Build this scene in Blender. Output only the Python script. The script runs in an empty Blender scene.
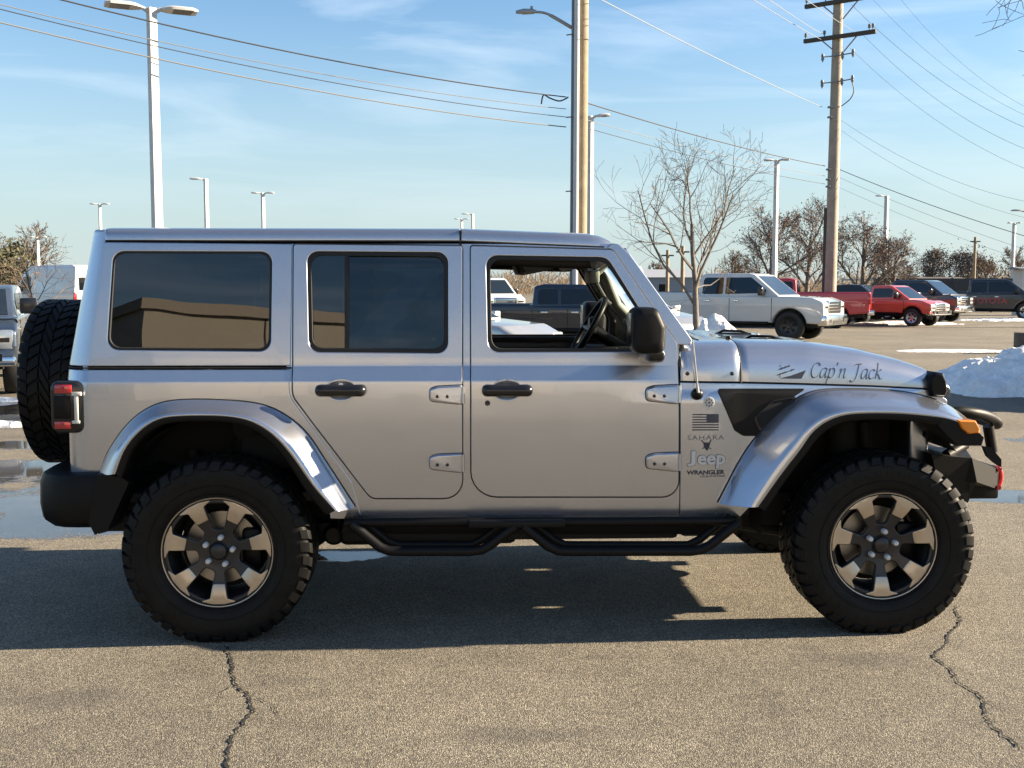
import bpy, bmesh, math, random
from mathutils import Vector, Matrix, Euler

# ------------------------------------------------------------------ camera, sky, sun, exposure
C = bpy.context.scene.collection
SC = bpy.context.scene
F = 1113.0                                  # focal length in pixels of a 1024 wide picture
PIT = math.atan(97 / F)
EYE = 1.582
cam = bpy.data.cameras.new('camera')
cam.sensor_width = 36.0
cam.lens = F / 1024 * 36.0
cam.clip_start = 0.05
cam.clip_end = 5000
camo = bpy.data.objects.new('camera', cam)
C.objects.link(camo)
camo.location = (0, 0, EYE)
camo.rotation_euler = (math.pi / 2 - PIT, 0, 0)
SC.camera = camo

SUN_EL = math.radians(20.5)
SUN_AZ = math.radians(4.5)                  # measured from +X towards +Y
world = bpy.data.worlds.new('World')
SC.world = world
world.use_nodes = True
wn, wl = world.node_tree.nodes, world.node_tree.links
wn.clear()
w_out = wn.new('ShaderNodeOutputWorld')
w_bg = wn.new('ShaderNodeBackground')
w_bg.inputs['Strength'].default_value = 0.05
sky = wn.new('ShaderNodeTexSky')
sky.sky_type = 'NISHITA'
sky.sun_disc = False
sky.sun_elevation = SUN_EL
sky.sun_rotation = math.pi / 2 - SUN_AZ     # 0 = +Y, clockwise
sky.air_density = 1.0
sky.dust_density = 0.3
sky.ozone_density = 2.2
# thin cirrus streaks, a property of the sky itself
geo = wn.new('ShaderNodeTexCoord')
sep = wn.new('ShaderNodeSeparateXYZ')
wl.new(geo.outputs['Generated'], sep.inputs[0])
mp = wn.new('ShaderNodeMapping')
mp.inputs['Scale'].default_value = (1.0, 1.0, 6.5)
mp.inputs['Rotation'].default_value = (0.03, 0.10, 0.0)
wl.new(geo.outputs['Generated'], mp.inputs['Vector'])
nz = wn.new('ShaderNodeTexNoise')
nz.inputs['Scale'].default_value = 3.1
nz.inputs['Detail'].default_value = 8
nz.inputs['Roughness'].default_value = 0.55
nz.inputs['Distortion'].default_value = 0.6
wl.new(mp.outputs[0], nz.inputs['Vector'])
cr = wn.new('ShaderNodeValToRGB')
cr.color_ramp.elements[0].position = 0.47
cr.color_ramp.elements[0].color = (0, 0, 0, 1)
cr.color_ramp.elements[1].position = 0.80
cr.color_ramp.elements[1].color = (1, 1, 1, 1)
wl.new(nz.outputs['Fac'], cr.inputs[0])
fac = wn.new('ShaderNodeMath'); fac.operation = 'MULTIPLY'
wl.new(cr.outputs[0], fac.inputs[0]); fac.inputs[1].default_value = 0.36
mixc = wn.new('ShaderNodeMixRGB')
wl.new(fac.outputs[0], mixc.inputs[0])
hsv = wn.new('ShaderNodeHueSaturation'); hsv.inputs['Saturation'].default_value = 1.14; hsv.inputs['Value'].default_value = 1.0
wl.new(sky.outputs[0], hsv.inputs['Color'])
wl.new(hsv.outputs[0], mixc.inputs[1])
mixc.inputs[2].default_value = (7.6, 8.0, 8.4, 1)
# pale haze low over the horizon
hz_ = wn.new('ShaderNodeMapRange'); hz_.interpolation_type = 'SMOOTHSTEP'
hz_.inputs['From Min'].default_value = 0.0; hz_.inputs['From Max'].default_value = 0.26
hz_.inputs['To Min'].default_value = 0.82; hz_.inputs['To Max'].default_value = 0.0
wl.new(sep.outputs[2], hz_.inputs[0])
mixh = wn.new('ShaderNodeMixRGB')
wl.new(hz_.outputs[0], mixh.inputs[0]); wl.new(mixc.outputs[0], mixh.inputs[1])
mixh.inputs[2].default_value = (2.75, 3.45, 3.72, 1)
wl.new(mixh.outputs[0], w_bg.inputs['Color'])
wl.new(w_bg.outputs[0], w_out.inputs['Surface'])

sun = bpy.data.lights.new('sun', 'SUN')
sun.energy = 5.0
sun.angle = math.radians(0.55)
sun.color = (1.0, 0.83, 0.61)
suno = bpy.data.objects.new('sun', sun)
C.objects.link(suno)
sd = Vector((math.cos(SUN_EL) * math.cos(SUN_AZ), math.cos(SUN_EL) * math.sin(SUN_AZ), math.sin(SUN_EL)))
suno.rotation_euler = sd.to_track_quat('Z', 'Y').to_euler()
suno.location = (30, 5, 30)

SC.view_settings.view_transform = 'Standard'
SC.view_settings.look = 'None'
SC.view_settings.exposure = 2.0
SC.view_settings.gamma = 1
SC.render.engine = 'CYCLES'
SC.cycles.use_denoising = True
SC.cycles.max_bounces = 8
SC.cycles.transparent_max_bounces = 24
SC.cycles.caustics_reflective = False
SC.cycles.caustics_refractive = False
SC.cycles.sample_clamp_indirect = 6

# ------------------------------------------------------------------ helpers
R = math.radians
cP, sP = math.cos(PIT), math.sin(PIT)
CAR = (0.1542, 5.8315, 0.04216)             # where the big car stands (x, y, yaw)

def ray(u, v):
    dx = (u - 512) / F
    up = -(v - 384) / F
    return dx, cP + up * sP, -sP + up * cP

def cp(u, v, y):
    """car coordinates (x, z) of the sight line u,v where it meets the plane y of the car."""
    D = ray(u, v)
    c, s = math.cos(CAR[2]), math.sin(CAR[2])
    ox, oy = -CAR[0], -CAR[1]
    oX, oY = c * ox + s * oy, -s * ox + c * oy
    dX, dY = c * D[0] + s * D[1], -s * D[0] + c * D[1]
    t = (y - oY) / dY
    return oX + t * dX, EYE + t * D[2]

def wp(u, v, d):
    """world point on the sight line at distance d along Y."""
    D = ray(u, v)
    t = d / D[1]
    return Vector((t * D[0], d, EYE + t * D[2]))

def gx(u, d):
    """world x of picture column u on the ground at distance d."""
    return (u - 512) / F * (d * cP + EYE * sP)

def tag(o, label=None, cat=None, group=None, kind=None):
    if label: o['label'] = label
    if cat: o['category'] = cat
    if group: o['group'] = group
    if kind: o['kind'] = kind
    return o

def thing(name, label, cat, loc=(0, 0, 0), rz=0, group=None):
    o = bpy.data.objects.new(name, None)
    o.empty_display_size = 0.2
    C.objects.link(o)
    o.location = loc
    o.rotation_euler = (0, 0, rz)
    return tag(o, label, cat, group)

def link(name, me, mats, parent=None):
    o = bpy.data.objects.new(name, me)
    C.objects.link(o)
    if parent: o.parent = parent
    if mats is not None:
        if not isinstance(mats, (list, tuple)): mats = [mats]
        if len(me.materials) == 0:
            for m in mats: me.materials.append(m)
    return o

def copy_tree(o, parent=None):
    c = o.copy()
    C.objects.link(c)
    c.parent = parent
    for ch in list(o.children):
        copy_tree(ch, c)
    return c

class MB:
    def __init__(s):
        s.v, s.f, s.m = [], [], []
    def add(s, vs, fs, mi=0):
        n = len(s.v)
        s.v += [tuple(p) for p in vs]
        s.f += [tuple(i + n for i in f) for f in fs]
        s.m += [mi] * len(fs)
        return s
    def box(s, a, b, mi=0, mat=None):
        x0, y0, z0 = a; x1, y1, z1 = b
        vs = [Vector(p) for p in ((x0, y0, z0), (x1, y0, z0), (x1, y1, z0), (x0, y1, z0), (x0, y0, z1), (x1, y0, z1), (x1, y1, z1), (x0, y1, z1))]
        if mat: vs = [mat @ p for p in vs]
        return s.add(vs, [(3, 2, 1, 0), (4, 5, 6, 7), (0, 1, 5, 4), (1, 2, 6, 5), (2, 3, 7, 6), (3, 0, 4, 7)], mi)
    def bbox(s, a, b, r=0.01, mi=0, mat=None):
        """box with chamfered edges"""
        bm = bmesh.new()
        bmesh.ops.create_cube(bm, size=1)
        for v in bm.verts:
            v.co = Vector([(a[i] + b[i]) / 2 + v.co[i] * (b[i] - a[i]) for i in range(3)])
        bmesh.ops.bevel(bm, geom=bm.edges[:], offset=r, segments=2, profile=0.5, affect='EDGES')
        bm.verts.index_update()
        vs = [v.co.copy() for v in bm.verts]
        if mat: vs = [mat @ p for p in vs]
        fs = [[v.index for v in f.verts] for f in bm.faces]
        bm.free()
        return s.add(vs, fs, mi)
    def loft(s, rings, closed=True, caps=True, mi=0):
        n = len(rings[0])
        vs = [p for r in rings for p in r]
        fs = []
        for i in range(len(rings) - 1):
            for j in range(n if closed else n - 1):
                k = (j + 1) % n
                fs.append((i * n + j, i * n + k, (i + 1) * n + k, (i + 1) * n + j))
        if caps and closed:
            fs.append(tuple(range(n - 1, -1, -1)))
            fs.append(tuple((len(rings) - 1) * n + j for j in range(n)))
        return s.add(vs, fs, mi)
    def tube(s, pts, r, n=8, mi=0, caps=True):
        pts = [Vector(p) for p in pts]
        if not isinstance(r, (list, tuple)): r = [r] * len(pts)
        rings = []
        ref = None
        for i, p in enumerate(pts):
            t = (pts[min(i + 1, len(pts) - 1)] - pts[max(i - 1, 0)])
            if t.length < 1e-9: t = Vector((0, 0, 1))
            t.normalize()
            if ref is None:
                ref = Vector((0, 0, 1)) if abs(t.z) < 0.9 else Vector((1, 0, 0))
            a = t.cross(ref)
            if a.length < 1e-6: a = t.cross(Vector((0, 1, 0)))
            a.normalize()
            b = t.cross(a).normalized()
            ref = a.cross(t)
            rings.append([p + (a * math.cos(2 * math.pi * k / n) + b * math.sin(2 * math.pi * k / n)) * r[i] for k in range(n)])
        return s.loft(rings, True, caps, mi)
    def lathe(s, prof, n=48, axis='Y', mi=0, c=(0, 0, 0), closed=False):
        """prof: (r, a) with a along the axis"""
        rings = []
        for k in range(n):
            t = 2 * math.pi * k / n
            ring = []
            for r, a in prof:
                if axis == 'Y': ring.append((c[0] + r * math.cos(t), c[1] + a, c[2] + r * math.sin(t)))
                elif axis == 'Z': ring.append((c[0] + r * math.cos(t), c[1] + r * math.sin(t), c[2] + a))
                else: ring.append((c[0] + a, c[1] + r * math.cos(t), c[2] + r * math.sin(t)))
            rings.append(ring)
        m = len(prof)
        vs = [p for r in rings for p in r]
        fs = []
        for k in range(n):
            q = (k + 1) % n
            for j in range(m if closed else m - 1):
                jj = (j + 1) % m
                fs.append((k * m + j, k * m + jj, q * m + jj, q * m + j))
        return s.add(vs, fs, mi)
    def mesh(s, name, smooth=40, fix=True):
        me = bpy.data.meshes.new(name)
        me.from_pydata(s.v, [], s.f)
        for p, m in zip(me.polygons, s.m): p.material_index = m
        if fix:
            bm = bmesh.new(); bm.from_mesh(me)
            bmesh.ops.remove_doubles(bm, verts=bm.verts, dist=1e-6)
            bmesh.ops.recalc_face_normals(bm, faces=bm.faces)
            bm.to_mesh(me); bm.free()
        if smooth:
            me.shade_smooth()
            me.set_sharp_from_angle(angle=R(smooth))
        me.update()
        return me
    def build(s, name, mats, parent=None, smooth=40, fix=True):
        return link(name, s.mesh(name, smooth, fix), mats, parent)

def mirror_y(me):
    """a mirrored copy of a mesh across y = 0"""
    m2 = me.copy()
    bm = bmesh.new(); bm.from_mesh(m2)
    for v in bm.verts: v.co.y = -v.co.y
    bmesh.ops.reverse_faces(bm, faces=bm.faces)
    bm.to_mesh(m2); bm.free()
    m2.update()
    return m2

def rpoly(pts, rad=0.0, seg=6):
    """polygon with rounded corners; pts (u, v) or (u, v, radius)"""
    out = []
    n = len(pts)
    for i in range(n):
        p = Vector(pts[i][:2]); a = Vector(pts[i - 1][:2]); b = Vector(pts[(i + 1) % n][:2])
        r = pts[i][2] if len(pts[i]) > 2 else rad
        d1, d2 = a - p, b - p
        l1, l2 = d1.length, d2.length
        if r <= 0 or l1 < 1e-9 or l2 < 1e-9:
            out.append(tuple(p)); continue
        d1.normalize(); d2.normalize()
        ang = d1.angle(d2)
        if ang > math.pi - 0.05:
            out.append(tuple(p)); continue
        t = min(r / math.tan(ang / 2), l1 * 0.48, l2 * 0.48)
        r2 = t * math.tan(ang / 2)
        c = p + (d1 + d2).normalized() * (r2 / math.sin(ang / 2))
        s0 = p + d1 * t - c; s1 = p + d2 * t - c
        a0 = math.atan2(s0.y, s0.x); a1 = math.atan2(s1.y, s1.x)
        da = (a1 - a0 + math.pi) % (2 * math.pi) - math.pi
        for k in range(seg + 1):
            q = a0 + da * k / seg
            out.append((c.x + r2 * math.cos(q), c.y + r2 * math.sin(q)))
    return out

def curve_mesh(loops, half=0.005, bev=0.0, res=2):
    cu = bpy.data.curves.new('t', 'CURVE')
    cu.dimensions = '2D'
    cu.fill_mode = 'BOTH'
    cu.extrude = max(half - bev, 0)
    cu.bevel_depth = bev
    cu.bevel_resolution = res
    cu.offset = -bev
    for lp in loops:
        sp_ = cu.splines.new('POLY')
        sp_.points.add(len(lp) - 1)
        for q, p in zip(sp_.points, lp): q.co = (p[0], p[1], 0, 1)
        sp_.use_cyclic_u = True
    ob = bpy.data.objects.new('t', cu)
    me = bpy.data.meshes.new_from_object(ob)
    bpy.data.objects.remove(ob)
    bpy.data.curves.remove(cu)
    return me

def text_mesh(body, size, half=0.001, shear=0.0, offset=0.0, space=1.0):
    cu = bpy.data.curves.new('t', 'FONT')
    cu.body = body
    cu.size = size
    cu.extrude = half
    cu.shear = shear
    cu.offset = offset
    cu.space_character = space
    cu.fill_mode = 'BOTH'
    cu.resolution_u = 3
    ob = bpy.data.objects.new('t', cu)
    me = bpy.data.meshes.new_from_object(ob)
    bpy.data.objects.remove(ob)
    bpy.data.curves.remove(cu)
    return me

def warp(me, fn, ucuts=(), vcuts=(), flip=False, nrm=True, smooth=35):
    """bend a flat panel (u, v, w) through fn(u, v, w) -> xyz; the front face keeps the exact normals of the bent surface"""
    bm = bmesh.new(); bm.from_mesh(me)
    bmesh.ops.remove_doubles(bm, verts=bm.verts, dist=1e-6)
    for ax, cuts in ((0, ucuts), (1, vcuts)):
        for c in cuts:
            co = Vector((0, 0, 0)); co[ax] = c
            no = Vector((0, 0, 0)); no[ax] = 1
            bmesh.ops.bisect_plane(bm, geom=bm.verts[:] + bm.edges[:] + bm.faces[:], plane_co=co, plane_no=no, dist=1e-6)
    wmax = max(v.co.z for v in bm.verts)
    front = {}
    e = 1e-3
    for v in bm.verts:
        u, w_, z = v.co.x, v.co.y, v.co.z
        front[v] = abs(z - wmax) < 1e-6
        p = Vector(fn(u, w_, z))
        if front[v]:
            a = Vector(fn(u + e, w_, z)) - Vector(fn(u - e, w_, z))
            b = Vector(fn(u, w_ + e, z)) - Vector(fn(u, w_ - e, z))
            front[v] = a.cross(b).normalized() * (-1 if flip else 1)
        v.co = p
    if flip: bmesh.ops.reverse_faces(bm, faces=bm.faces)
    bm.normal_update()
    ns = [front[v] if front[v] else v.normal.copy() for v in bm.verts]
    bm.to_mesh(me); bm.free()
    me.shade_smooth()
    if nrm:
        me.normals_split_custom_set_from_vertices(ns)
    else:
        me.set_sharp_from_angle(angle=R(smooth))
    me.update()
    return me

# ------------------------------------------------------------------ materials
def mat(name, col, rough=0.5, metal=0.0, coat=0.0, coat_rough=0.03, spec=0.5, emit=None, noise=None, bump=None):
    m = bpy.data.materials.new(name)
    m.use_nodes = True
    nt = m.node_tree
    b = nt.nodes['Principled BSDF']
    b.inputs['Base Color'].default_value = (*col, 1)
    b.inputs['Roughness'].default_value = rough
    b.inputs['Metallic'].default_value = metal
    b.inputs['Coat Weight'].default_value = coat
    b.inputs['Coat Roughness'].default_value = coat_rough
    b.inputs['Specular IOR Level'].default_value = spec
    if emit:
        b.inputs['Emission Color'].default_value = (*emit[:3], 1)
        b.inputs['Emission Strength'].default_value = emit[3]
    if noise or bump:
        tc = nt.nodes.new('ShaderNodeTexCoord')
    if noise:                                  # (scale, other colour, amount)
        n = nt.nodes.new('ShaderNodeTexNoise')
        n.inputs['Scale'].default_value = noise[0]
        n.inputs['Detail'].default_value = 6
        n.inputs['Roughness'].default_value = 0.6
        nt.links.new(tc.outputs['Object'], n.inputs['Vector'])
        r = nt.nodes.new('ShaderNodeValToRGB')
        r.color_ramp.elements[0].position = 0.35
        r.color_ramp.elements[1].position = 0.65
        r.color_ramp.elements[0].color = (*col, 1)
        r.color_ramp.elements[1].color = (*noise[1], 1)
        nt.links.new(n.outputs['Fac'], r.inputs[0])
        nt.links.new(r.outputs[0], b.inputs['Base Color'])
    if bump:                                   # (scale, strength, distance)
        n = nt.nodes.new('ShaderNodeTexNoise')
        n.inputs['Scale'].default_value = bump[0]
        n.inputs['Detail'].default_value = 5
        nt.links.new(tc.outputs['Object'], n.inputs['Vector'])
        bp = nt.nodes.new('ShaderNodeBump')
        bp.inputs['Strength'].default_value = bump[1]
        bp.inputs['Distance'].default_value = bump[2]
        nt.links.new(n.outputs['Fac'], bp.inputs['Height'])
        nt.links.new(bp.outputs[0], b.inputs['Normal'])
    return m

def glass_mat(name, tint, refl=1.0, rough=0.0, gain=1.0):
    m = bpy.data.materials.new(name)
    m.use_nodes = True
    nt = m.node_tree
    nt.nodes.clear()
    o = nt.nodes.new('ShaderNodeOutputMaterial')
    t = nt.nodes.new('ShaderNodeBsdfTransparent'); t.inputs[0].default_value = (*tint, 1)
    g = nt.nodes.new('ShaderNodeBsdfGlossy'); g.inputs['Roughness'].default_value = rough
    g.inputs['Color'].default_value = (refl, refl, refl, 1)
    tc = nt.nodes.new('ShaderNodeTexCoord'); wv = nt.nodes.new('ShaderNodeTexNoise'); wv.inputs['Scale'].default_value = 3.2; wv.inputs['Detail'].default_value = 1
    nt.links.new(tc.outputs['Object'], wv.inputs['Vector'])
    gb = nt.nodes.new('ShaderNodeBump'); gb.inputs['Strength'].default_value = 0.03; gb.inputs['Distance'].default_value = 0.02
    nt.links.new(wv.outputs['Fac'], gb.inputs['Height']); nt.links.new(gb.outputs[0], g.inputs['Normal'])
    fr = nt.nodes.new('ShaderNodeFresnel'); fr.inputs['IOR'].default_value = 1.62
    mx = nt.nodes.new('ShaderNodeMixShader')
    gn = nt.nodes.new('ShaderNodeMath'); gn.operation = 'MULTIPLY'; gn.use_clamp = True; gn.inputs[1].default_value = gain
    nt.links.new(fr.outputs[0], gn.inputs[0]); nt.links.new(gn.outputs[0], mx.inputs[0])
    nt.links.new(t.outputs[0], mx.inputs[1])
    nt.links.new(g.outputs[0], mx.inputs[2])
    nt.links.new(mx.outputs[0], o.inputs['Surface'])
    return m

def metallic_paint(name, col, metal=0.88, rough=0.27, coat=1.0):
    """flake paint under clear coat, with the faint orange peel of a sprayed panel"""
    m = mat(name, col, rough, metal, coat, 0.02)
    nt = m.node_tree
    b = nt.nodes['Principled BSDF']
    tc = nt.nodes.new('ShaderNodeTexCoord')
    v = nt.nodes.new('ShaderNodeTexNoise'); v.inputs['Scale'].default_value = 900
    v.inputs['Detail'].default_value = 1
    nt.links.new(tc.outputs['Object'], v.inputs['Vector'])
    mr = nt.nodes.new('ShaderNodeMapRange')
    mr.inputs['From Min'].default_value = 0.3; mr.inputs['From Max'].default_value = 0.7
    mr.inputs['To Min'].default_value = 0.975; mr.inputs['To Max'].default_value = 1.025
    nt.links.new(v.outputs['Fac'], mr.inputs[0])
    mx = nt.nodes.new('ShaderNodeMixRGB'); mx.blend_type = 'MULTIPLY'; mx.inputs[0].default_value = 1
    mx.inputs[1].default_value = (*col, 1)
    nt.links.new(mr.outputs[0], mx.inputs[2])
    nt.links.new(mx.outputs[0], b.inputs['Base Color'])
    op = nt.nodes.new('ShaderNodeTexNoise'); op.inputs['Scale'].default_value = 2.6; op.inputs['Detail'].default_value = 2   # pressed steel is never quite flat
    nt.links.new(tc.outputs['Object'], op.inputs['Vector'])
    bp = nt.nodes.new('ShaderNodeBump'); bp.inputs['Strength'].default_value = 0.16; bp.inputs['Distance'].default_value = 0.02
    nt.links.new(op.outputs['Fac'], bp.inputs['Height'])
    nt.links.new(bp.outputs[0], b.inputs['Coat Normal']); nt.links.new(bp.outputs[0], b.inputs['Normal'])
    return m

M = {}
M['silver'] = metallic_paint('silver_paint', (0.44, 0.462, 0.515))
M['black_plastic'] = mat('black_plastic', (0.0035, 0.0036, 0.004), 0.5, spec=0.2, bump=(350, 0.25, 0.001))
M['dark_trim'] = mat('dark_trim', (0.003, 0.003, 0.0034), 0.42, spec=0.2)
M['gloss_black'] = mat('gloss_black', (0.01, 0.01, 0.011), 0.2)
M['rubber'] = mat('tyre_rubber', (0.003, 0.003, 0.003), 0.55, noise=(14, (0.007, 0.0068, 0.0065), 1), spec=0.2)
M['seal'] = mat('rubber_seal', (0.008, 0.008, 0.008), 0.7)
M['cavity'] = mat('under_body_black', (0.005, 0.005, 0.005), 0.8)
M['powder'] = mat('powder_coat', (0.0035, 0.0035, 0.004), 0.5, spec=0.22, bump=(600, 0.3, 0.0006))
M['glass_clear'] = glass_mat('clear_glass', (0.88, 0.92, 0.9))
M['glass_dark'] = glass_mat('privacy_glass', (0.13, 0.145, 0.155), 1.0, 0.0, 1.35)
M['glass_bg'] = glass_mat('far_tinted_glass', (0.10, 0.12, 0.14), 1.0)
M['glass_mid'] = glass_mat('tinted_glass', (0.30, 0.33, 0.34), 1.0, 0.0, 1.2)
M['barrel'] = mat('rim_barrel_dark', (0.018, 0.018, 0.019), 0.5, 0.3)
M['red_lens'] = mat('red_lens', (0.42, 0.012, 0.02), 0.12, coat=1)
M['clear_lens'] = mat('clear_lens', (0.62, 0.6, 0.54), 0.15, coat=1)
M['amber'] = mat('amber_lens', (0.85, 0.25, 0.015), 0.15, coat=1)
M['chrome'] = mat('chrome', (0.75, 0.75, 0.76), 0.12, 1.0)
M['steel'] = mat('worn_steel', (0.33, 0.31, 0.28), 0.35, 1.0)
M['rim_dark'] = mat('rim_charcoal', (0.040, 0.039, 0.041), 0.36, 0.6)
M['rim_tan'] = mat('rim_bronze', (0.50, 0.425, 0.335), 0.36, 0.8)
M['red_paint_small'] = mat('red_powder', (0.55, 0.02, 0.02), 0.35)
M['decal_dark'] = mat('decal_dark', (0.018, 0.022, 0.045), 0.4)
M['decal_grey'] = mat('decal_grey', (0.13, 0.13, 0.135), 0.4)
M['badge'] = mat('badge_silver', (0.62, 0.61, 0.58), 0.35, 0.0)
M['interior'] = mat('interior_black', (0.007, 0.007, 0.0075), 0.65)
M['interior_grey'] = mat('interior_light_grey', (0.30, 0.31, 0.27), 0.6)
M['seat'] = mat('seat_cloth', (0.01, 0.01, 0.011), 0.85)
# ------------------------------------------------------------------ ground: one sheet of old asphalt to the horizon
def build_ground():
    m = bpy.data.materials.new('asphalt')
    m.use_nodes = True
    nt = m.node_tree; N = nt.nodes; L = nt.links
    b = N['Principled BSDF']
    tc = N.new('ShaderNodeTexCoord')
    P = tc.outputs['Object']
    def noise(scale, detail=4, rough=0.55, vec=P, dist=0):
        n = N.new('ShaderNodeTexNoise')
        n.inputs['Scale'].default_value = scale; n.inputs['Detail'].default_value = detail
        n.inputs['Roughness'].default_value = rough; n.inputs['Distortion'].default_value = dist
        L.new(vec, n.inputs['Vector']); return n.outputs['Fac']
    def mrange(x, a, b_, c, d, clamp=True):
        r = N.new('ShaderNodeMapRange'); r.clamp = clamp
        for k, q in zip(('From Min', 'From Max', 'To Min', 'To Max'), (a, b_, c, d)): r.inputs[k].default_value = q
        L.new(x, r.inputs[0]); return r.outputs[0]
    def math_(op, a, b_):
        n = N.new('ShaderNodeMath'); n.operation = op
        for i, q in enumerate((a, b_)):
            if isinstance(q, (int, float)): n.inputs[i].default_value = q
            else: L.new(q, n.inputs[i])
        return n.outputs[0]
    def mix(f, a, b_, mode='MIX'):
        n = N.new('ShaderNodeMixRGB'); n.blend_type = mode
        for i, q in enumerate((f, a, b_)):
            if isinstance(q, (int, float)): n.inputs[i].default_value = q
            elif isinstance(q, tuple): n.inputs[i].default_value = (*q, 1)
            else: L.new(q, n.inputs[i])
        return n.outputs[0]
    # aggregate: stones of a few millimetres, each with its own tone
    vo = N.new('ShaderNodeTexVoronoi'); vo.inputs['Scale'].default_value = 215
    vo.inputs['Randomness'].default_value = 1.0
    mpv = N.new('ShaderNodeMapping'); mpv.inputs['Scale'].default_value = (1.0, 0.6, 1.0); L.new(P, mpv.inputs[0]); L.new(mpv.outputs[0], vo.inputs['Vector'])
    sepc = N.new('ShaderNodeSeparateColor'); L.new(vo.outputs['Color'], sepc.inputs[0])
    stone = sepc.outputs[0]
    rp = N.new('ShaderNodeValToRGB')
    el = rp.color_ramp.elements
    el[0].position = 0.0; el[0].color = (0.112, 0.101, 0.082, 1)
    el[1].position = 1.0; el[1].color = (0.42, 0.375, 0.29, 1)
    e = el.new(0.35); e.color = (0.195, 0.174, 0.137, 1)
    e = el.new(0.75); e.color = (0.265, 0.235, 0.182, 1)
    L.new(stone, rp.inputs[0])
    gaps = mrange(vo.outputs['Distance'], 0.25, 0.75, 1.0, 0.45)
    col = mix(1.0, rp.outputs[0], gaps, 'MULTIPLY')
    big = mrange(noise(0.45, 5, 0.6), 0.3, 0.7, 0.74, 1.18)
    col = mix(1.0, col, big, 'MULTIPLY')
    mid = mrange(noise(5.5, 6, 0.65), 0.3, 0.7, 0.84, 1.13)
    col = mix(1.0, col, mid, 'MULTIPLY')
    # oil drips and stains with shapes of their own
    sx = N.new('ShaderNodeSeparateXYZ'); L.new(P, sx.inputs[0])
    wob = N.new('ShaderNodeTexNoise'); wob.inputs['Scale'].default_value = 2.2; wob.inputs['Detail'].default_value = 5
    L.new(P, wob.inputs['Vector'])
    def blob(cx, cy, rx, ry, amp=0.5, soft=0.5, nscale=None):
        a = math_('DIVIDE', math_('SUBTRACT', sx.outputs[0], cx), rx)
        c = math_('DIVIDE', math_('SUBTRACT', sx.outputs[1], cy), ry)
        d = math_('SQRT', math_('ADD', math_('MULTIPLY', a, a), math_('MULTIPLY', c, c)), 0)
        w = wob.outputs['Fac'] if nscale is None else noise(nscale, 6, 0.6)
        d = math_('ADD', d, math_('MULTIPLY', math_('SUBTRACT', w, 0.5), amp * 4))
        return mrange(d, 1.0 - soft, 1.0, 1.0, 0.0)
    def gpt(u, v):
        D = ray(u, v); t = -EYE / D[2]
        return t * D[0], t * D[1]
    stains = [(45, 700, 0.35, 0.14), (600, 658, 0.08, 0.05), (810, 648, 0.14, 0.05), (850, 660, 0.5, 0.12), (560, 735, 0.4, 0.1), (300, 680, 0.3, 0.1)]
    for u, v, rx, ry in stains:
        x, y = gpt(u, v)
        f = blob(x, y, rx, ry, 0.55, 0.8)
        col = mix(math_('MULTIPLY', f, 0.42), col, (0.05, 0.047, 0.044))
    # wet places where the snow melts: darker and mirror smooth
    wet = None
    wets = [(70, 522, 0.95, 0.55, 0.30, 0.35), (30, 500, 1.3, 0.9, 0.6, 0.6), (345, 556, 0.30, 0.14, 0.35, 0.3), (1005, 496, 0.75, 0.30, 0.18, 0.2), (20, 470, 1.4, 0.7, 0.7, 0.4), (30, 408, 4.0, 1.0, 0.5, 0.3),
            (1000, 385, 3.0, 1.6, 0.3, 0.3), (1100, 440, 1.0, 0.4, 0.4, 0.3), (60, 445, 1.6, 0.35, 0.5, 0.3)]
    for u, v, rx, ry, amp, soft in wets:
        x, y = gpt(u, v)
        f = blob(x, y, rx, ry, amp, soft)
        wet = f if wet is None else math_('MAXIMUM', wet, f)
    speck = mrange(noise(26, 4, 0.6), 0.40, 0.60, 0.0, 1.0)
    wn2 = N.new('ShaderNodeMath'); wn2.operation = 'SUBTRACT'; wn2.use_clamp = True
    L.new(math_('MULTIPLY', wet, 1.75), wn2.inputs[0]); L.new(math_('MULTIPLY', math_('SUBTRACT', 1.0, speck), 0.75), wn2.inputs[1]); wet = wn2.outputs[0]
    damp = mix(1.0, col, (0.42, 0.42, 0.44), 'MULTIPLY')
    col = mix(wet, col, damp)
    L.new(col, b.inputs['Base Color'])
    L.new(mrange(wet, 0.1, 0.8, 0.92, 0.04), b.inputs['Roughness'])
    b.inputs['Specular IOR Level'].default_value = 0.35
    hgt = math_('ADD', math_('MULTIPLY', mrange(vo.outputs['Distance'], 0.0, 0.8, 1.0, 0.0), 0.7), math_('MULTIPLY', noise(420, 3), 0.5))
    hgt = math_('MULTIPLY', hgt, math_('SUBTRACT', 1.0, wet))
    bp = N.new('ShaderNodeBump'); bp.inputs['Strength'].default_value = 0.6; bp.inputs['Distance'].default_value = 0.005
    L.new(hgt, bp.inputs['Height']); L.new(bp.outputs[0], b.inputs['Normal'])
    mb = MB()
    xs = [-2500, -400, -60, -12, 0, 12, 60, 400, 2500]
    ys = [-400, -60, -12, 0, 6, 12, 60, 400, 3000]
    mb.add([(x, y, 0) for y in ys for x in xs], [(j * 9 + i, j * 9 + i + 1, (j + 1) * 9 + i + 1, (j + 1) * 9 + i) for j in range(8) for i in range(8)])
    g = mb.build('ground', m, smooth=0)
    tag(g, kind='structure')
    # cracks: open, ragged slots; built as narrow dark strips of tar-black depth
    cm = mat('crack_shadowless_dark', (0.012, 0.011, 0.010), 0.95)
    rnd = random.Random(4)
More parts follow.
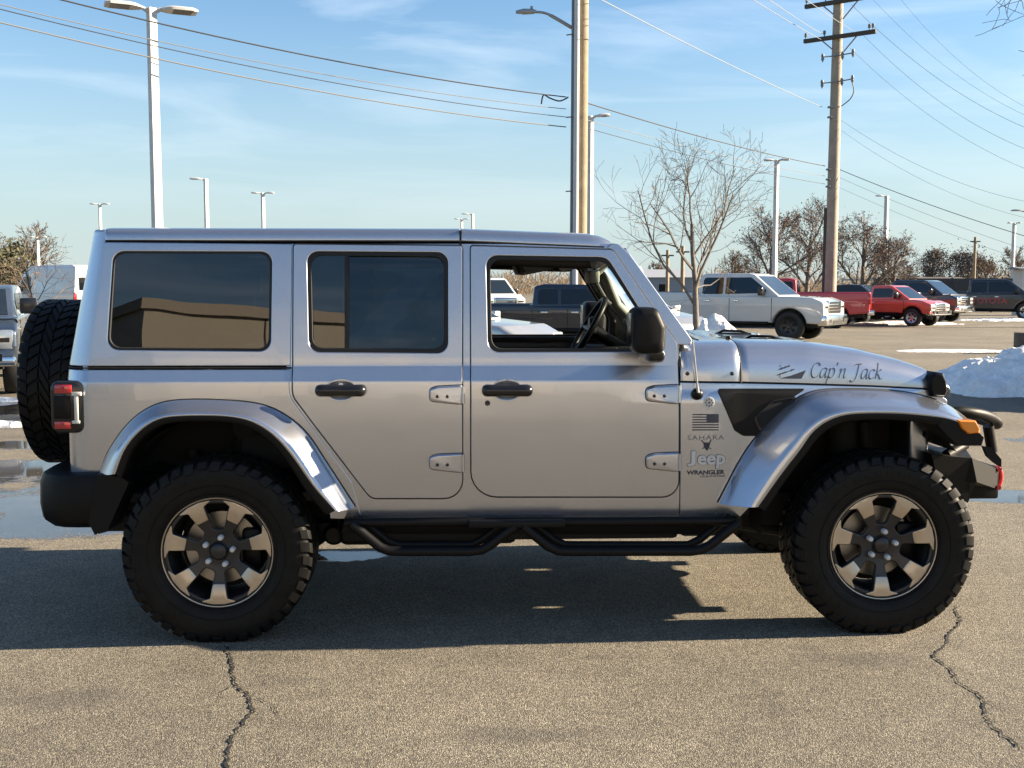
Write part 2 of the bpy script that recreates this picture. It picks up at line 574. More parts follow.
    def crack(name, path, wid):
        pts = []
        for i in range(len(path) - 1):
            a = Vector(gpt(*path[i])); c = Vector(gpt(*path[i + 1]))
            n = max(3, int((c - a).length / 0.016))
            for k in range(n):
                pts.append(a.lerp(c, k / n))
        pts.append(Vector(gpt(*path[-1])))
        jit = [Vector((rnd.uniform(-1, 1), rnd.uniform(-1, 1))) * 0.008 for _ in pts]
        pts = [p + j for p, j in zip(pts, jit)]
        mb = MB(); vs = []
        for i, p in enumerate(pts):
            t = (pts[min(i + 1, len(pts) - 1)] - pts[max(0, i - 1)])
            if t.length < 1e-6: t = Vector((0, 1))
            t.normalize(); nn = Vector((-t.y, t.x))
            w = wid * rnd.uniform(0.25, 1.25) * (1 if 2 < i < len(pts) - 3 else 0.4)
            vs += [(p.x + nn.x * w, p.y + nn.y * w, 0.004), (p.x - nn.x * w, p.y - nn.y * w, 0.004)]
        mb.add(vs, [(2 * i, 2 * i + 1, 2 * i + 3, 2 * i + 2) for i in range(len(pts) - 1)])
        o = mb.build(name, cm, smooth=0)
        return tag(o, kind='structure')
    crack('ground_crack', [(225, 645), (231, 662), (235, 684), (248, 696), (254, 711), (240, 728), (229, 745), (224, 775)], 0.0062)
    crack('ground_crack', [(955, 606), (961, 622), (949, 634), (946, 644), (932, 658), (950, 668), (958, 684), (980, 695), (988, 720), (1002, 735), (1026, 752)], 0.0058)
    crack('ground_crack', [(980, 697), (992, 704), (1006, 712)], 0.003)
    crack('ground_crack', [(248, 697), (268, 703), (281, 718)], 0.0024)
    crack('ground_crack', [(236, 684), (222, 694), (216, 706)], 0.002)
    return m
M['asphalt'] = build_ground()
# ------------------------------------------------------------------ the big silver off-road car
car = thing('off_road_car', "silver four door off-road car with black mud tyres and Cap'n Jack written on its hood", 'car', (CAR[0], CAR[1], 0), CAR[2])

YN = [(0.20, .72), (0.50, .775), (0.60, .787), (0.75, .796), (0.95, .8015), (1.08, .8005), (1.14, .7985), (1.159, .7965), (1.167, .7940), (1.218, .7785), (1.226, .7760), (1.27, .7705), (1.50, .739), (1.80, .695), (2.0, .665)]
def Yz(z):
    if z <= YN[0][0]: return YN[0][1]
    for i in range(len(YN) - 1):
        if z <= YN[i + 1][0]:
            z0, y0 = YN[i]; z1, y1 = YN[i + 1]
            def sl(k):
                if k <= 0 or k >= len(YN) - 1: k = max(0, min(k, len(YN) - 2)); return (YN[k + 1][1] - YN[k][1]) / (YN[k + 1][0] - YN[k][0])
                return (YN[k + 1][1] - YN[k - 1][1]) / (YN[k + 1][0] - YN[k - 1][0])
            h = z1 - z0; t = (z - z0) / h
            m0, m1 = sl(i) * h, sl(i + 1) * h
            return (2 * t**3 - 3 * t**2 + 1) * y0 + (t**3 - 2 * t**2 + t) * m0 + (-2 * t**3 + 3 * t**2) * y1 + (t**3 - t**2) * m1
    return YN[-1][1]
def Yxz(x, z):
    y = Yz(z)
    if x > 0.30:                                 # the shoulder runs out towards the cowl
        k = min(1, (x - 0.30) / 0.30); k = k * k * (3 - 2 * k)
        if z > 1.10:
            flat = .7995 - max(0, z - 1.10) * 0.145
            y = y * (1 - k) + flat * k
    t = x - 0.62
    if t > 0: y -= 0.10 * t * min(1, t / 0.25)
    return y
def sp(u, v):
    """car (x, z) where the sight line u,v meets the near body side"""
    y = -.78
    for _ in range(6):
        x, z = cp(u, v, y)
        y = -Yxz(x, z)
    return x, z
RC = 0.13
_xt = sp(106, 243); _xb = sp(89.5, 366)
def xcorner(z):
    if z > 1.222:
        return _xb[0] + (_xt[0] - _xb[0]) * (z - _xb[1]) / (_xt[1] - _xb[1])
    return _xb[0]
def rcz(z): return RC - .045 * min(1, max(0, (z - 1.2) / .6))
def side_map(x, z, w):
    xc = xcorner(z); RC = rcz(z)
    if x >= xc: return (x, -(Yxz(x, z) + w), z)
    d = xc - x
    y0 = Yxz(x, z) - RC
    a = d / RC
    if a <= math.pi / 2:
        return (xc - (RC + w) * math.sin(a), -(y0 + (RC + w) * math.cos(a)), z)
    return (xc - RC - w, -y0 + (d - RC * math.pi / 2), z)
ZC = [0.4 + 0.05 * i for i in range(14)] + [1.10, 1.12, 1.14, 1.15, 1.155, 1.159, 1.163, 1.167, 1.172, 1.19, 1.212, 1.218, 1.222, 1.226, 1.232, 1.25, 1.27, 1.35, 1.45, 1.55, 1.65, 1.75]
XR = [-2.02 - 0.015 * i for i in range(26)]
XF = [0.3 + .05 * i for i in range(33)]

def side_panel(name, loops, mt, parent, off=0.0, th=0.02, bev=0.004, xc=(), both=True, label=None, res=3, tilt=(0, 0)):
    half = th / 2
    res_ = []
    for side in ((-1, 1) if both else (-1,)):
        me = curve_mesh(loops, half, bev, res)
        me = warp(me, lambda u, v, w: side_map(u, v, w - half + off + (v - tilt[0]) * tilt[1]), xc, ZC)
        if side == 1:
            me2 = mirror_y(me)
            me2.set_sharp_from_angle(angle=R(40))
            bpy.data.meshes.remove(me); me = me2
        p = parent[0] if isinstance(parent, (list, tuple)) and side == -1 else parent[1] if isinstance(parent, (list, tuple)) else parent
        o = link(name, me, mt, p)
        if label: o['label'] = label
        res_.append(o)
    return res_ if both else res_[0]

def seal_line(name, loop, mt, parent, r=0.0035, w=-0.002, closed=True, both=True):
    pts = list(loop) + ([loop[0]] if closed else [])
    dense = []
    for a, b in zip(pts[:-1], pts[1:]):
        n = max(1, int(math.hypot(b[0] - a[0], b[1] - a[1]) / 0.03))
        for k in range(n): dense.append((a[0] + (b[0] - a[0]) * k / n, a[1] + (b[1] - a[1]) * k / n))
    dense.append(pts[-1])
    mb = MB(); mb.tube([side_map(x, z, w) for x, z in dense], r, 6)
    me = mb.mesh(name)
    o = link(name, me, mt, parent[0] if isinstance(parent, list) else parent)
    if both: link(name, mirror_y(me), mt, parent[1] if isinstance(parent, list) else parent)
    return o

def L(pts, rad=0.0):
    """traced points (u, v[, radius m]) -> rounded loop on the body side"""
    return rpoly([(*sp(p[0], p[1]), *(p[2:3] if len(p) > 2 else (rad,))) for p in pts])

# ---- outlines
rd_out = L([(293.5, 244, .012), (462.5, 245.5, .012), (462.5, 498.5, .085), (371, 498.5, .05), (292.5, 396, .09)])
rd_hole = L([(307, 251.5), (448, 252.5), (448, 353), (309, 352)], .05)
fd_out = L([(470.5, 245.5, .012), (613, 249.5, .03), (677.5, 343, .06), (678.5, 497, .075), (471, 497, .12)])
fd_hole = L([(486, 255.5), (607, 257.5, .06), (651, 328, .06), (651, 351.5, .03), (488, 352)], .05)
q_hole = L([(113.5, 251.5), (272, 252), (270.5, 351), (107, 349.5)], .05)
def inset(u0, v0, pts, k):
    return [(u0 + (p[0] - u0) * k, v0 + (p[1] - v0) * k, *p[2:]) for p in pts]

XW = -2.6
zt_, zb_ = sp(200, 242.2)[1], sp(200, 366)[1]
hq = [(xcorner(zt_ + .05) - .30, zt_ + .050, 0), (xcorner(zt_ + .05) - .006, zt_ + .050, .012), (xcorner(zt_) - .004, zt_, 0), (*sp(292, 243.6), .01), (*sp(290.5, 366), .004), (xcorner(zb_) - .30, zb_, 0)]
hardtop = side_panel('hardtop_side', [rpoly(hq), q_hole], M['silver'], car, 0.0, 0.024, 0.006, XR)
zb2 = sp(200, 369.5)[1]
zq = sp(120, 476)[1]
lq = [(xcorner(zb2) - .30, zb2, 0), (*sp(289.5, 369.5), .004), (*sp(289.5, 396), .09), (*sp(352, 482), .02), (*sp(362, 519), 0), (*sp(330, 519), 0)]
lq += [(*sp(u, v), 0) for u, v in [(326, 480), (306, 450), (288, 430), (260, 416), (220, 411), (176, 413), (147, 430), (131, 452), (120, 476)]]
lq += [(xcorner(zq) - .30, zq, 0)]
quarter = side_panel('rear_quarter_panel', [rpoly(lq)], M['silver'], car, 0.0, 0.024, 0.004, XR)
seal_line('panel_gap', [(xcorner(zb_) - .28, (zb_ + zb2) / 2), sp(291, 367.8)], M['seal'], car, 0.004, -0.003, closed=False)

# body shell behind the doors: pillar strip and rocker, with the door openings' windows cut through
bs = L([(287, 243.5), (612, 243.5), (676, 343), (679.5, 380), (679.5, 519, .01), (345, 519, .01), (352, 490), (286, 400)])
side_panel('body_side', [bs, L(inset(378, 302, [(307, 251.5), (448, 252.5), (448, 353), (309, 352)], 1.02), .05), L(inset(560, 305, [(486, 255.5), (607, 257.5, .06), (651, 328, .06), (651, 351.5, .03), (488, 352)], 1.02), .05)], M['silver'], car, -0.006, 0.02, 0.003, XF)
# black lower rocker
rk = L([(345, 519.8), (735, 519.8), (738, 534), (340, 534)], .004)
side_panel('rocker', [rk], M['black_plastic'], car, -0.012, 0.03, 0.004, XF)

def door(name, label, out, hole, glass):
    ps = []
    for side in (-1, 1):
        ps.append(None)
    d = side_panel(name, [out, hole], M['silver'], car, 0.003, 0.026, 0.005, XF, label=label)
    seal_line('door_gap', out, M['seal'], d, 0.0042, -0.002)
    cx = sum(p[0] for p in hole) / len(hole); cz = sum(p[1] for p in hole) / len(hole)
    def sc(m):
        mx = max(abs(p[0] - cx) for p in hole); mz = max(abs(p[1] - cz) for p in hole)
        return [(cx + (p[0] - cx) * (1 - m / mx), cz + (p[1] - cz) * (1 - m / mz)) for p in hole]
    side_panel('window_seal', [sc(-0.001), sc(0.019)], M['seal'], d, -0.001, 0.02, 0.004, XF)
    # inner trim, the thickness of the door seen through an open window
    inner = [(cx + (p[0] - cx) * 1.10, cz + (p[1] - cz) * 1.14) for p in hole]
    side_panel('door_trim', [inner, sc(0.004)], M['interior'], d, -0.030, 0.055, 0.006, XF)
    if glass:
        xs_p = sp(346.5, 300)[0]
        fixed = [(min(p[0], xs_p), p[1]) for p in sc(0.012)]; slid = [(max(p[0], xs_p), p[1]) for p in sc(0.012)]
        def dedupe(q): return [p for i, p in enumerate(q) if math.hypot(p[0] - q[i - 1][0], p[1] - q[i - 1][1]) > 1e-4]
        side_panel('window_glass', [dedupe(fixed)], glass, d, -0.012, 0.004, 0.0, XF, tilt=(cz, .030))
        side_panel('window_glass', [dedupe(slid)], M['glass_mid'], d, -0.017, 0.004, 0.0, XF, tilt=(cz, -.004))
    return d
rdoor = door('rear_door', None, rd_out, rd_hole, M['glass_dark'])
fdoor = door('front_door', 'front door with its window rolled down', fd_out, fd_hole, None)
# the sliding bar in the rear door glass
mb = MB()
mb.add([side_map(*sp(u, v), w) for w in (-0.012, -0.002) for u, v in ((344.5, 254), (348.5, 254), (348.5, 350), (344.5, 350))], [(0, 1, 2, 3), (7, 6, 5, 4), (0, 3, 7, 4), (1, 5, 6, 2), (0, 4, 5, 1), (3, 2, 6, 7)])
me = mb.mesh('window_bar'); link('window_bar', me, M['seal'], rdoor[0]); link('window_bar', mirror_y(me), M['seal'], rdoor[1])
# quarter window
cx = sum(p[0] for p in q_hole) / len(q_hole); cz = sum(p[1] for p in q_hole) / len(q_hole)
def scq(m):
    mx = max(abs(p[0] - cx) for p in q_hole); mz = max(abs(p[1] - cz) for p in q_hole)
    return [(cx + (p[0] - cx) * (1 - m / mx), cz + (p[1] - cz) * (1 - m / mz)) for p in q_hole]
side_panel('window_seal', [scq(-0.001), scq(0.010)], M['seal'], hardtop, -0.001, 0.02, 0.004, XR)
side_panel('window_glass', [scq(0.006)], M['glass_dark'], hardtop, -0.0085, 0.004, 0.0, XR, tilt=(cz, .030))

# ---- handles, hinges
def on_side(u, v, w=0.0):
    x, z = sp(u, v); return Vector(side_map(x, z, w))
def both_sides(name, mb, mt, parents, smooth=40, label=None):
    me = mb.mesh(name, smooth)
    a = link(name, me, mt, parents[0]); b = link(name, mirror_y(me), mt, parents[1])
    return a, b
for d, u0 in ((rdoor, 341), (fdoor, 507)):
    mb = MB()
    a, b = on_side(u0 - 25, 390, .03), on_side(u0 + 25, 390, .03)
    pts = [a.lerp(b, t) for t in (0, .03, .09, .2, .5, .8, .91, .97, 1)]
    mb.tube(pts, [.010, .022, .0275, .027, .025, .027, .0275, .022, .010], 14)
    for u in (u0 - 20, u0 + 20): mb.tube([on_side(u, 390, -.005), on_side(u, 390, .03)], .016, 10)
    h = both_sides('door_handle', mb, M['gloss_black'], d)
    # the dished cup behind it
    mb = MB()
    c = on_side(u0, 390, 0.004)
    x0, z0 = sp(u0, 390)
    ring = [[side_map(x0 + rx * math.cos(t), z0 + rz * math.sin(t), w) for t in [2 * math.pi * k / 28 for k in range(28)]] for rx, rz, w in ((.072, .052, .0032), (.070, .050, .0065), (.064, .044, .0062), (.060, .040, .0036), (.001, .001, .0034))]
    mb.loft(ring, True, False)
    both_sides('handle_cup', mb, M['silver'], d)
mb = MB(); c = on_side(487.5, 403, 0.002); mb.lathe([(0.0001, -.006), (.011, -.006), (.0125, -.002), (.0125, .004)], 20, 'Y', c=c)
both_sides('door_lock', mb, M['rim_dark'], fdoor)
for d, u0, u1, v0s in ((rdoor, 429.5, 462, (394.5, 462.5)), (fdoor, 645.5, 678, (394, 461.5))):
    for v0 in v0s:
        mb = MB()
        prof = [(u0, v0 - 6, .02), (u0 + 8, v0 - 8.5, .02), (u1 - 5, v0 - 9.5, .01), (u1, v0 - 9.5, .004), (u1, v0 + 9.5, .004), (u1 - 5, v0 + 9.5, .01), (u0 + 18, v0 + 8.5, .02), (u0, v0 + 6.5, .02)]
        lp = L(prof)
        me = curve_mesh([lp], .013, .0095, 4)
        seal_line('hinge_shade_ring', lp, M['seal'], d, .0035, .001)  # dark ring that draws the contact shade around the hinge
        me = warp(me, lambda u, v, w: side_map(u, v, w + .014), (), (), nrm=False, smooth=50)
        hs = [link('hinge', me, M['silver'], d[0]), link('hinge', mirror_y(me), M['silver'], d[1])]
        mb = MB()
        for u in (u0 + 8, u0 + 18):
            c = on_side(u, v0 + 1.5, .026); mb2 = MB(); mb2.lathe([(0.0001, -.005), (.0055, -.005), (.0075, -.003), (.0085, .002)], 14, 'Y', c=c); both_sides('hinge_bolt', mb2, M['rim_dark'], hs)
        mb = MB(); mb.tube([on_side(u1 + 1, v0 - 8.5, .016), on_side(u1 + 1, v0 + 8.5, .016)], .0085, 10)
        both_sides('hinge_pin', mb, M['silver'], hs)

# ---- roof in two pieces
def zdrop(x):
    return 0.0 if x < -.42 else -0.026 * ((x + .42) / .7)
def roof_ring(x, k=1.0, dz=0.0):
    half = [(.6965, 1.7935), (.6955, 1.812), (.690, 1.828), (.678, 1.840), (.655, 1.847), (.60, 1.853), (.4, 1.864), (.2, 1.870), (0, 1.872)]
    pts = [(y * k, z) for y, z in half]
    pts = pts + [(-y, z) for y, z in pts[-2::-1]]
    pts += [(-.64 * k, 1.775), (.64 * k, 1.775)]
    return [(x, -y, min(z, 1.9) + zdrop(x) + dz) for y, z in pts]
xr = sp(106, 240)[0]
xs_ = [xr - .012, xr - .008, xr - .002, xr + .01] + [xr + (-.424 - xr) * i / 6 for i in range(1, 7)]
ks = [.985, .993, .998, 1.0] + [1] * 6
mb = MB(); mb.loft([roof_ring(x, k, -0.012 * (1 - k) / .14) for x, k in zip(xs_, ks)], True, True)
roof = mb.build('hardtop_roof', M['silver'], car, 50)
x1 = sp(611, 247)[0]
mb = MB()
fx = [-.414, -.40, -.2, 0.0, x1 - .10, x1 - .05, x1 - .02, x1]
rr = []
for x in fx:
    r_ = roof_ring(x)
    t = max(0, (x - (x1 - .10)) / .10)
    r_ = [(p[0], p[1] * (1 - .02 * t * t), 1.7935 + zdrop(x) + (p[2] - 1.7935 - zdrop(x)) * (1 - .5 * t ** 2)) for p in r_]
    rr.append(r_)
mb.loft(rr, True, True)
mb.build('roof_panel', M['silver'], car, 50)
mb = MB(); mb.box((-.425, -.693, 1.77), (-.413, .693, 1.84)); mb.build('roof_gap', M['seal'], car)
mb = MB()
for s in (-1, 1): mb.tube([(xr, s * .693, 1.791), (-.42, s * .695, 1.791), (x1 - .03, s * .693, 1.791 + zdrop(x1))], .0042, 6)
mb.build('roof_seal', M['seal'], car)
mb = MB(); mb.box((xr - .02, -.66, 1.748), (x1 - .02, .66, 1.772)); mb.build('headliner', M['interior'], car)

# ---- windshield frame and glass
post = L([(607, 247, .004), (611.5, 243, .01), (619, 244, .04), (630, 254, .02), (692.5, 340, .004), (691, 345, .004), (676, 345, .004), (671, 338, .004)])
wb, wt = sp(692, 340), sp(626, 247)
ax = Vector((wt[0] - wb[0], 0, wt[1] - wb[1])); wl_ = ax.length; ax.normalize()
wnm = Vector((ax.z, 0, -ax.x))
yb_, yt_ = Yxz(*wb) - .004, Yxz(*wt) - .004
def ws_map(u, v, w):
    p = Vector((wb[0], u, wb[1])) + ax * v + wnm * (w - .02)
    return (p.x, p.y, p.z)
wf = rpoly([(-yb_, 0), (yb_, 0), (yt_, wl_), (-yt_, wl_)], .015)
wh = rpoly([(-yb_ + .06, .075), (yb_ - .06, .075), (yt_ - .055, wl_ - .07), (-yt_ + .055, wl_ - .07)], .05)
me = warp(curve_mesh([wf, wh], .02, .008, 3), ws_map, (), ())
wframe = link('windshield_frame', me, M['silver'], car)
me = warp(curve_mesh([rpoly([(-yb_ + .05, .065), (yb_ - .05, .065), (yt_ - .045, wl_ - .06), (-yt_ + .045, wl_ - .06)], .05)], .002, 0), lambda u, v, w: ws_map(u, v, w + .012), (), ())
link('windshield_glass', me, M['glass_clear'], wframe)
side_panel('windshield_post', [post], M['silver'], wframe, -0.001, 0.03, 0.006)

# ---- cowl and hood: one lofted skin in two pieces
HZ = []
for u, v, y in [(690, 338.5, -.45), (740, 338, -.45), (796, 339.5, -.45), (846, 346.5, -.45), (886, 356, -.46), (912.6, 364, -.5), (932, 372.5, -.55), (944, 381, -.58)]:
    HZ.append(cp(u, v, y))
def lerp_tab(tab, x):
    if x <= tab[0][0]: return tab[0][1]
    for (a, za), (b, zb) in zip(tab[:-1], tab[1:]):
        if x <= b: return za + (zb - za) * (x - a) / (b - a)
    return tab[-1][1]
ZL = [sp(680, 380.5), sp(740, 381.3), sp(800, 382.8), sp(870, 385), sp(930, 388)]
XH1 = HZ[-1][0]
def hood_half(x):
    yb = Yxz(x, 1.09) - .002
    zl = lerp_tab(ZL, x); h = lerp_tab(HZ, x) - zl
    f = max(0.0, (x - (XH1 - .13)) / .13)
    yb -= .05 * f * f
    return [(yb, zl), (yb - .0015, zl + .16 * h), (yb - .006, zl + .34 * h), (yb - .016, zl + .52 * h), (yb - .034, zl + .70 * h), (yb - .062, zl + .85 * h), (yb - .105, zl + .94 * h), (yb - .17, zl + .985 * h), (yb - .27, zl + h), (yb * .35, zl + h - .010), (0, zl + h - .016)]
def catmull(pts, n):
    out = []
    for i in range(len(pts) - 1):
        p0 = pts[max(i - 1, 0)]; p1 = pts[i]; p2 = pts[i + 1]; p3 = pts[min(i + 2, len(pts) - 1)]
        for k in range(n):
            t = k / n
            out.append(tuple(.5 * (2 * b + (c - a) * t + (2 * a - 5 * b + 4 * c - d) * t * t + (3 * b - a - 3 * c + d) * t ** 3) for a, b, c, d in zip(p0, p1, p2, p3)))
    out.append(tuple(pts[-1]))
    return out
def hood_section(x, dz=0.0, k=1.0):
    hs = catmull(hood_half(x), 4)
    full = [(-y * k, z + dz) for y, z in hs] + [(y * k, z + dz) for y, z in hs[-2::-1]]
    return [(x, y, z) for y, z in full]
def hood_y(x, z):
    hs = catmull(hood_half(x), 4)
    for a, b in zip(hs[:-1], hs[1:]):
        if a[1] <= z <= b[1]:
            t = (z - a[1]) / max(1e-9, b[1] - a[1]); return a[0] + (b[0] - a[0]) * t
    return hs[0][0]
def hood_piece(name, x0, x1, n, front=False):
    mb = MB(); rs = []
    e = .004
    def ring(x, inner):
        r = hood_section(x)
        if inner: return r
        return r
    xs = [x0] + [x0 + (x1 - x0) * i / n for i in range(1, n)] + [x1]
    rs = [hood_section(x) for x in xs]
    # turned-in edges at both ends
    def shrink(r, d, x): return [(x, p[1] * (1 - d / .75), p[2] - d) for p in r]
    rs = [shrink(rs[0], .03, x0 + .001), shrink(rs[0], .003, x0 - .0)] + rs[0:] + ([] if front else [shrink(rs[-1], .003, x1), shrink(rs[-1], .03, x1 - .001)])
    rs[2] = hood_section(x0 + .004)
    if front:
        last = hood_section(x1)
        zg = 1.05
        for dx, d in ((.010, .010), (.017, .030), (.021, .06), (.022, .10)):
            rs.append([(x1 + dx, p[1] * (1 - d * .3), p[2] - d * (1 if p[2] > last[0][2] + .02 else .6)) for p in last])
    else:
        rs[-3] = hood_section(x1 - .004)
    mb.loft(rs, False, False)
    return mb.build(name, M['silver'], car, 50)
xg = sp(740.5, 380)[0]
hood_piece('cowl', sp(680.5, 380)[0], xg - .003, 8)
hood = hood_piece('hood', xg + .003, XH1, 26, True)
seal_line('panel_gap', [sp(680, 380.8), sp(740, 381.6), sp(800, 383.1), sp(870, 385.3), sp(926, 388)], M['seal'], car, .004, -.004, closed=False)
mb = MB(); s_ = hood_section(xg, -.006, .997); mb.tube(s_, .005, 6); mb.build('panel_gap', M['seal'], car)
for u in (687, 731.5):
    mb = MB(); x, z = sp(u, 373.5); mb.lathe([(.0001, -.007), (.007, -.006), (.0095, -.001), (.0095, .003)], 16, 'Y', c=(x, -hood_y(x, z), z))
    both_sides('cowl_bolt', mb, M['gloss_black'], (car, car))
# fender side with the arch cut
fl = [(*sp(679.8, 382.2), .004), (*sp(740, 383), 0), (*sp(800, 384.4), 0), (*sp(870, 386.5), 0), (*sp(930, 389.5), 0), (*sp(948, 400), .02)]
fl += [(*sp(u, v), 0) for u, v in [(945, 414), (900, 409), (850, 409), (815, 424), (785, 458), (757, 500), (738, 519)]] + [(*sp(679.8, 519), .01)]
fender = side_panel('front_fender', [rpoly(fl)], M['silver'], car, 0.0, 0.02, 0.004, XF)

# ---- grille with seven slots
xgf = XH1 + .026
gy = hood_half(XH1)[0][0] - .012
zg1 = lerp_tab(ZL, XH1) + .045
gl = rpoly([(-gy, .72, .05), (gy, .72, .05), (gy, zg1, .09), (-gy, zg1, .09)])
slots = [rpoly([(c - .026, .80), (c + .026, .80), (c + .026, 1.055), (c - .026, 1.055)], .02) for c in [(-3 + i) * .088 for i in range(7)]]
lamps = [[(s * .445 + .088 * math.cos(t), .955 + .088 * math.sin(t)) for t in [2 * math.pi * k / 28 for k in range(28)]] for s in (-1, 1)]
me = curve_mesh([gl] + slots + lamps, .05, .02, 3)
me = warp(me, lambda u, v, w: (xgf - .05 + w - .10 * (u / .6) ** 2, u, v), [-.5 + .1 * i for i in range(11)], ())
grille = link('grille', me, M['silver'], car)
mb = MB(); mb.box((xgf - .20, -gy + .03, .73), (xgf - .13, gy - .03, zg1 - .03)); mb.build('radiator', M['cavity'], grille)
for s in (-1, 1):
    mb = MB(); mb.lathe([(.0001, .015), (.05, .01), (.08, -.005), (.086, -.03)], 28, 'X', c=(xgf - .085, s * .445, .955)); mb.build('headlight', M['clear_lens'], car)

# ---- fender flares
def resample(pts, n):
    pts = [Vector(p) for p in pts]
    ls = [0]
    for a, b in zip(pts[:-1], pts[1:]): ls.append(ls[-1] + (b - a).length)
    out = []
    for k in range(n):
        s = ls[-1] * k / (n - 1)
        i = 0
        while i < len(ls) - 2 and s > ls[i + 1]: i += 1
        t = (s - ls[i]) / max(1e-9, ls[i + 1] - ls[i])
        out.append(pts[i].lerp(pts[i + 1], t))
    return out
def flare(name, A, B, Cc, ybody, n=48):
    ya_ = -.80 if ybody is None else -.765
    A = resample(catmull([cp(u, v, ya_) for u, v in A], 6), n); B = resample(catmull([cp(u, v, -.94) for u, v in B], 6), n); Cc = resample(catmull([cp(u, v, -.935) for u, v in Cc], 6), n)
    mb, mt = MB(), MB()
    rings, rt = [], []
    for a, b, c in zip(A, B, Cc):
        def P(t, y): q = a.lerp(b, t); return (q.x, y, q.y)
        yb = -Yxz(a.x, 1.0)
        if ybody is not None and a.y > 1.0: yb = min(yb, -.70)
        out = [(a.x, yb + .02, a.y), (a.x, yb - .012, a.y), P(.03, yb - .020)]
        yo = -.926
        for t in (.10, .22, .36, .50, .62): out.append(P(t, (yb - .022) + (yo - yb + .022) * (t / .66) ** .9))
        out += [P(.68, -.9275), P(.73, -.934), P(.78, -.9375), P(.88, -.9405), P(.96, -.9410), P(1.0, -.9395), P(1.02, -.932), P(1.03, -.88)]
        rings.append(out)
        def Q(t, y): q = b.lerp(c, t); return (q.x, y, q.y)
        rt.append([Q(-.05, -.90), Q(0.02, -.9385), Q(.2, -.9405), Q(.75, -.938), Q(1.0, -.928), Q(1.05, -.90), Q(1.05, -.74)])
    mb.loft(rings, False, False); mt.loft(rt, False, False)
    # close both feet
    for rset, m_ in ((rings, mb), (rt, mt)):
        for r_ in (rset[0], rset[-1]):
            m_.add(r_, [tuple(range(len(r_)))])
    f = both_sides(name, mb, M['silver'], (car, car), 50)
    gk = MB(); gk.tube([(a.x, -Yxz(a.x, a.y) - .002, a.y) for a in A], .0048, 6)
    both_sides('flare_gasket', gk, M['seal'], f)
    both_sides('flare_trim', mt, M['black_plastic'], f, 50)
    return f
rfl = flare('rear_flare', [(100, 473), (110, 449), (131, 421), (156, 404.5), (186, 399.5), (232, 400.5), (262, 404.5), (284, 414), (306, 432), (327, 463), (355, 507)],
      [(115, 474), (125, 449), (141, 430), (160, 419), (186, 416), (226, 416.5), (252, 422), (273, 435), (292, 456), (314, 487), (335, 511)],
      [(122, 478), (132, 452), (147, 434.5), (164, 425), (187, 422), (224, 422.5), (248, 428), (267, 440), (286, 461), (306, 492), (325, 515)], None)
ffl = flare('front_flare', [(717, 502), (743, 454), (770, 421), (790, 404), (810, 393), (839, 389.5), (896, 391.5), (936, 399), (958, 409), (975, 421)],
      [(758, 507), (780, 476), (800, 450), (813, 432), (830, 420), (853, 414), (896, 413.5), (932, 416.5), (950, 419.5), (962, 424)],
      [(766, 511), (787, 480), (806, 455), (819, 438), (835, 426.5), (856, 421), (896, 420.5), (930, 424), (950, 429), (962, 433)], -.55)
# black nose of the front flare, with the amber marker let into it
mb = MB()
nose = [cp(u, v, -.93) for u, v in [(940, 418), (957, 421), (980, 433), (984.5, 438), (982, 446), (957, 446), (946, 436), (935, 424)]]
nr = [[(x, y, z) for x, z in nose] for y in (-.66, -.925, -.940)]
nr[2] = [(sum(p[0] for p in nose) / 8 + (x - sum(p[0] for p in nose) / 8) * .93, -.94, sum(p[1] for p in nose) / 8 + (z - sum(p[1] for p in nose) / 8) * .9) for x, z in nose]
mb.loft(nr, True, True)
both_sides('flare_nose', mb, M['black_plastic'], ffl)
lens = [cp(u, v, -.94) for u, v in [(957, 419.5), (975, 420.5), (979.5, 429), (978.5, 433), (968, 434), (961, 428)]]
mb = MB(); mb.loft([[(x, y, z) for x, z in lens] for y in (-.84, -.945)] + [[(sum(p[0] for p in lens) / 6 + (x - sum(p[0] for p in lens) / 6) * .85, -.952, sum(p[1] for p in lens) / 6 + (z - sum(p[1] for p in lens) / 6) * .8) for x, z in lens]], True, True)
both_sides('marker_light', mb, M['amber'], ffl)
# mud guard piece behind the rear wheel arch
mg = [cp(u, v, -.90) for u, v in [(99, 474), (122, 476), (130, 482), (108, 531), (96, 534), (90, 522)]]
mb = MB(); mb.loft([[(x, y, z) for x, z in mg] for y in (-.70, -.905)] + [[(x * .998 - .004, -.918, z) for x, z in mg]], True, True)
both_sides('mud_guard', mb, M['black_plastic'], rfl)

# ---- fender vent, black with a smaller scoop in it
vent = L([(716.5, 388.5, .012), (806, 388.5, .004), (792, 398, .0), (775, 414), (757, 436, .0), (743, 436, .03), (734.5, 430.5, .02)])
side_panel('fender_vent', [vent], M['dark_trim'], fender, .005, .010, .003, XF)
scoop = L([(797, 396, .004), (772, 400, .03), (753, 418, .02), (759, 432, .01), (775, 416)])
scoop_in = L(inset(772, 412, [(797, 396, .004), (772, 400, .03), (753, 418, .02), (759, 432, .01), (775, 416)], .86))
side_panel('vent_scoop', [scoop, scoop_in], M['gloss_black'], fender, .010, .010, .003, XF)
side_panel('vent_mesh', [scoop_in], M['cavity'], fender, .0065, .004, 0, XF)

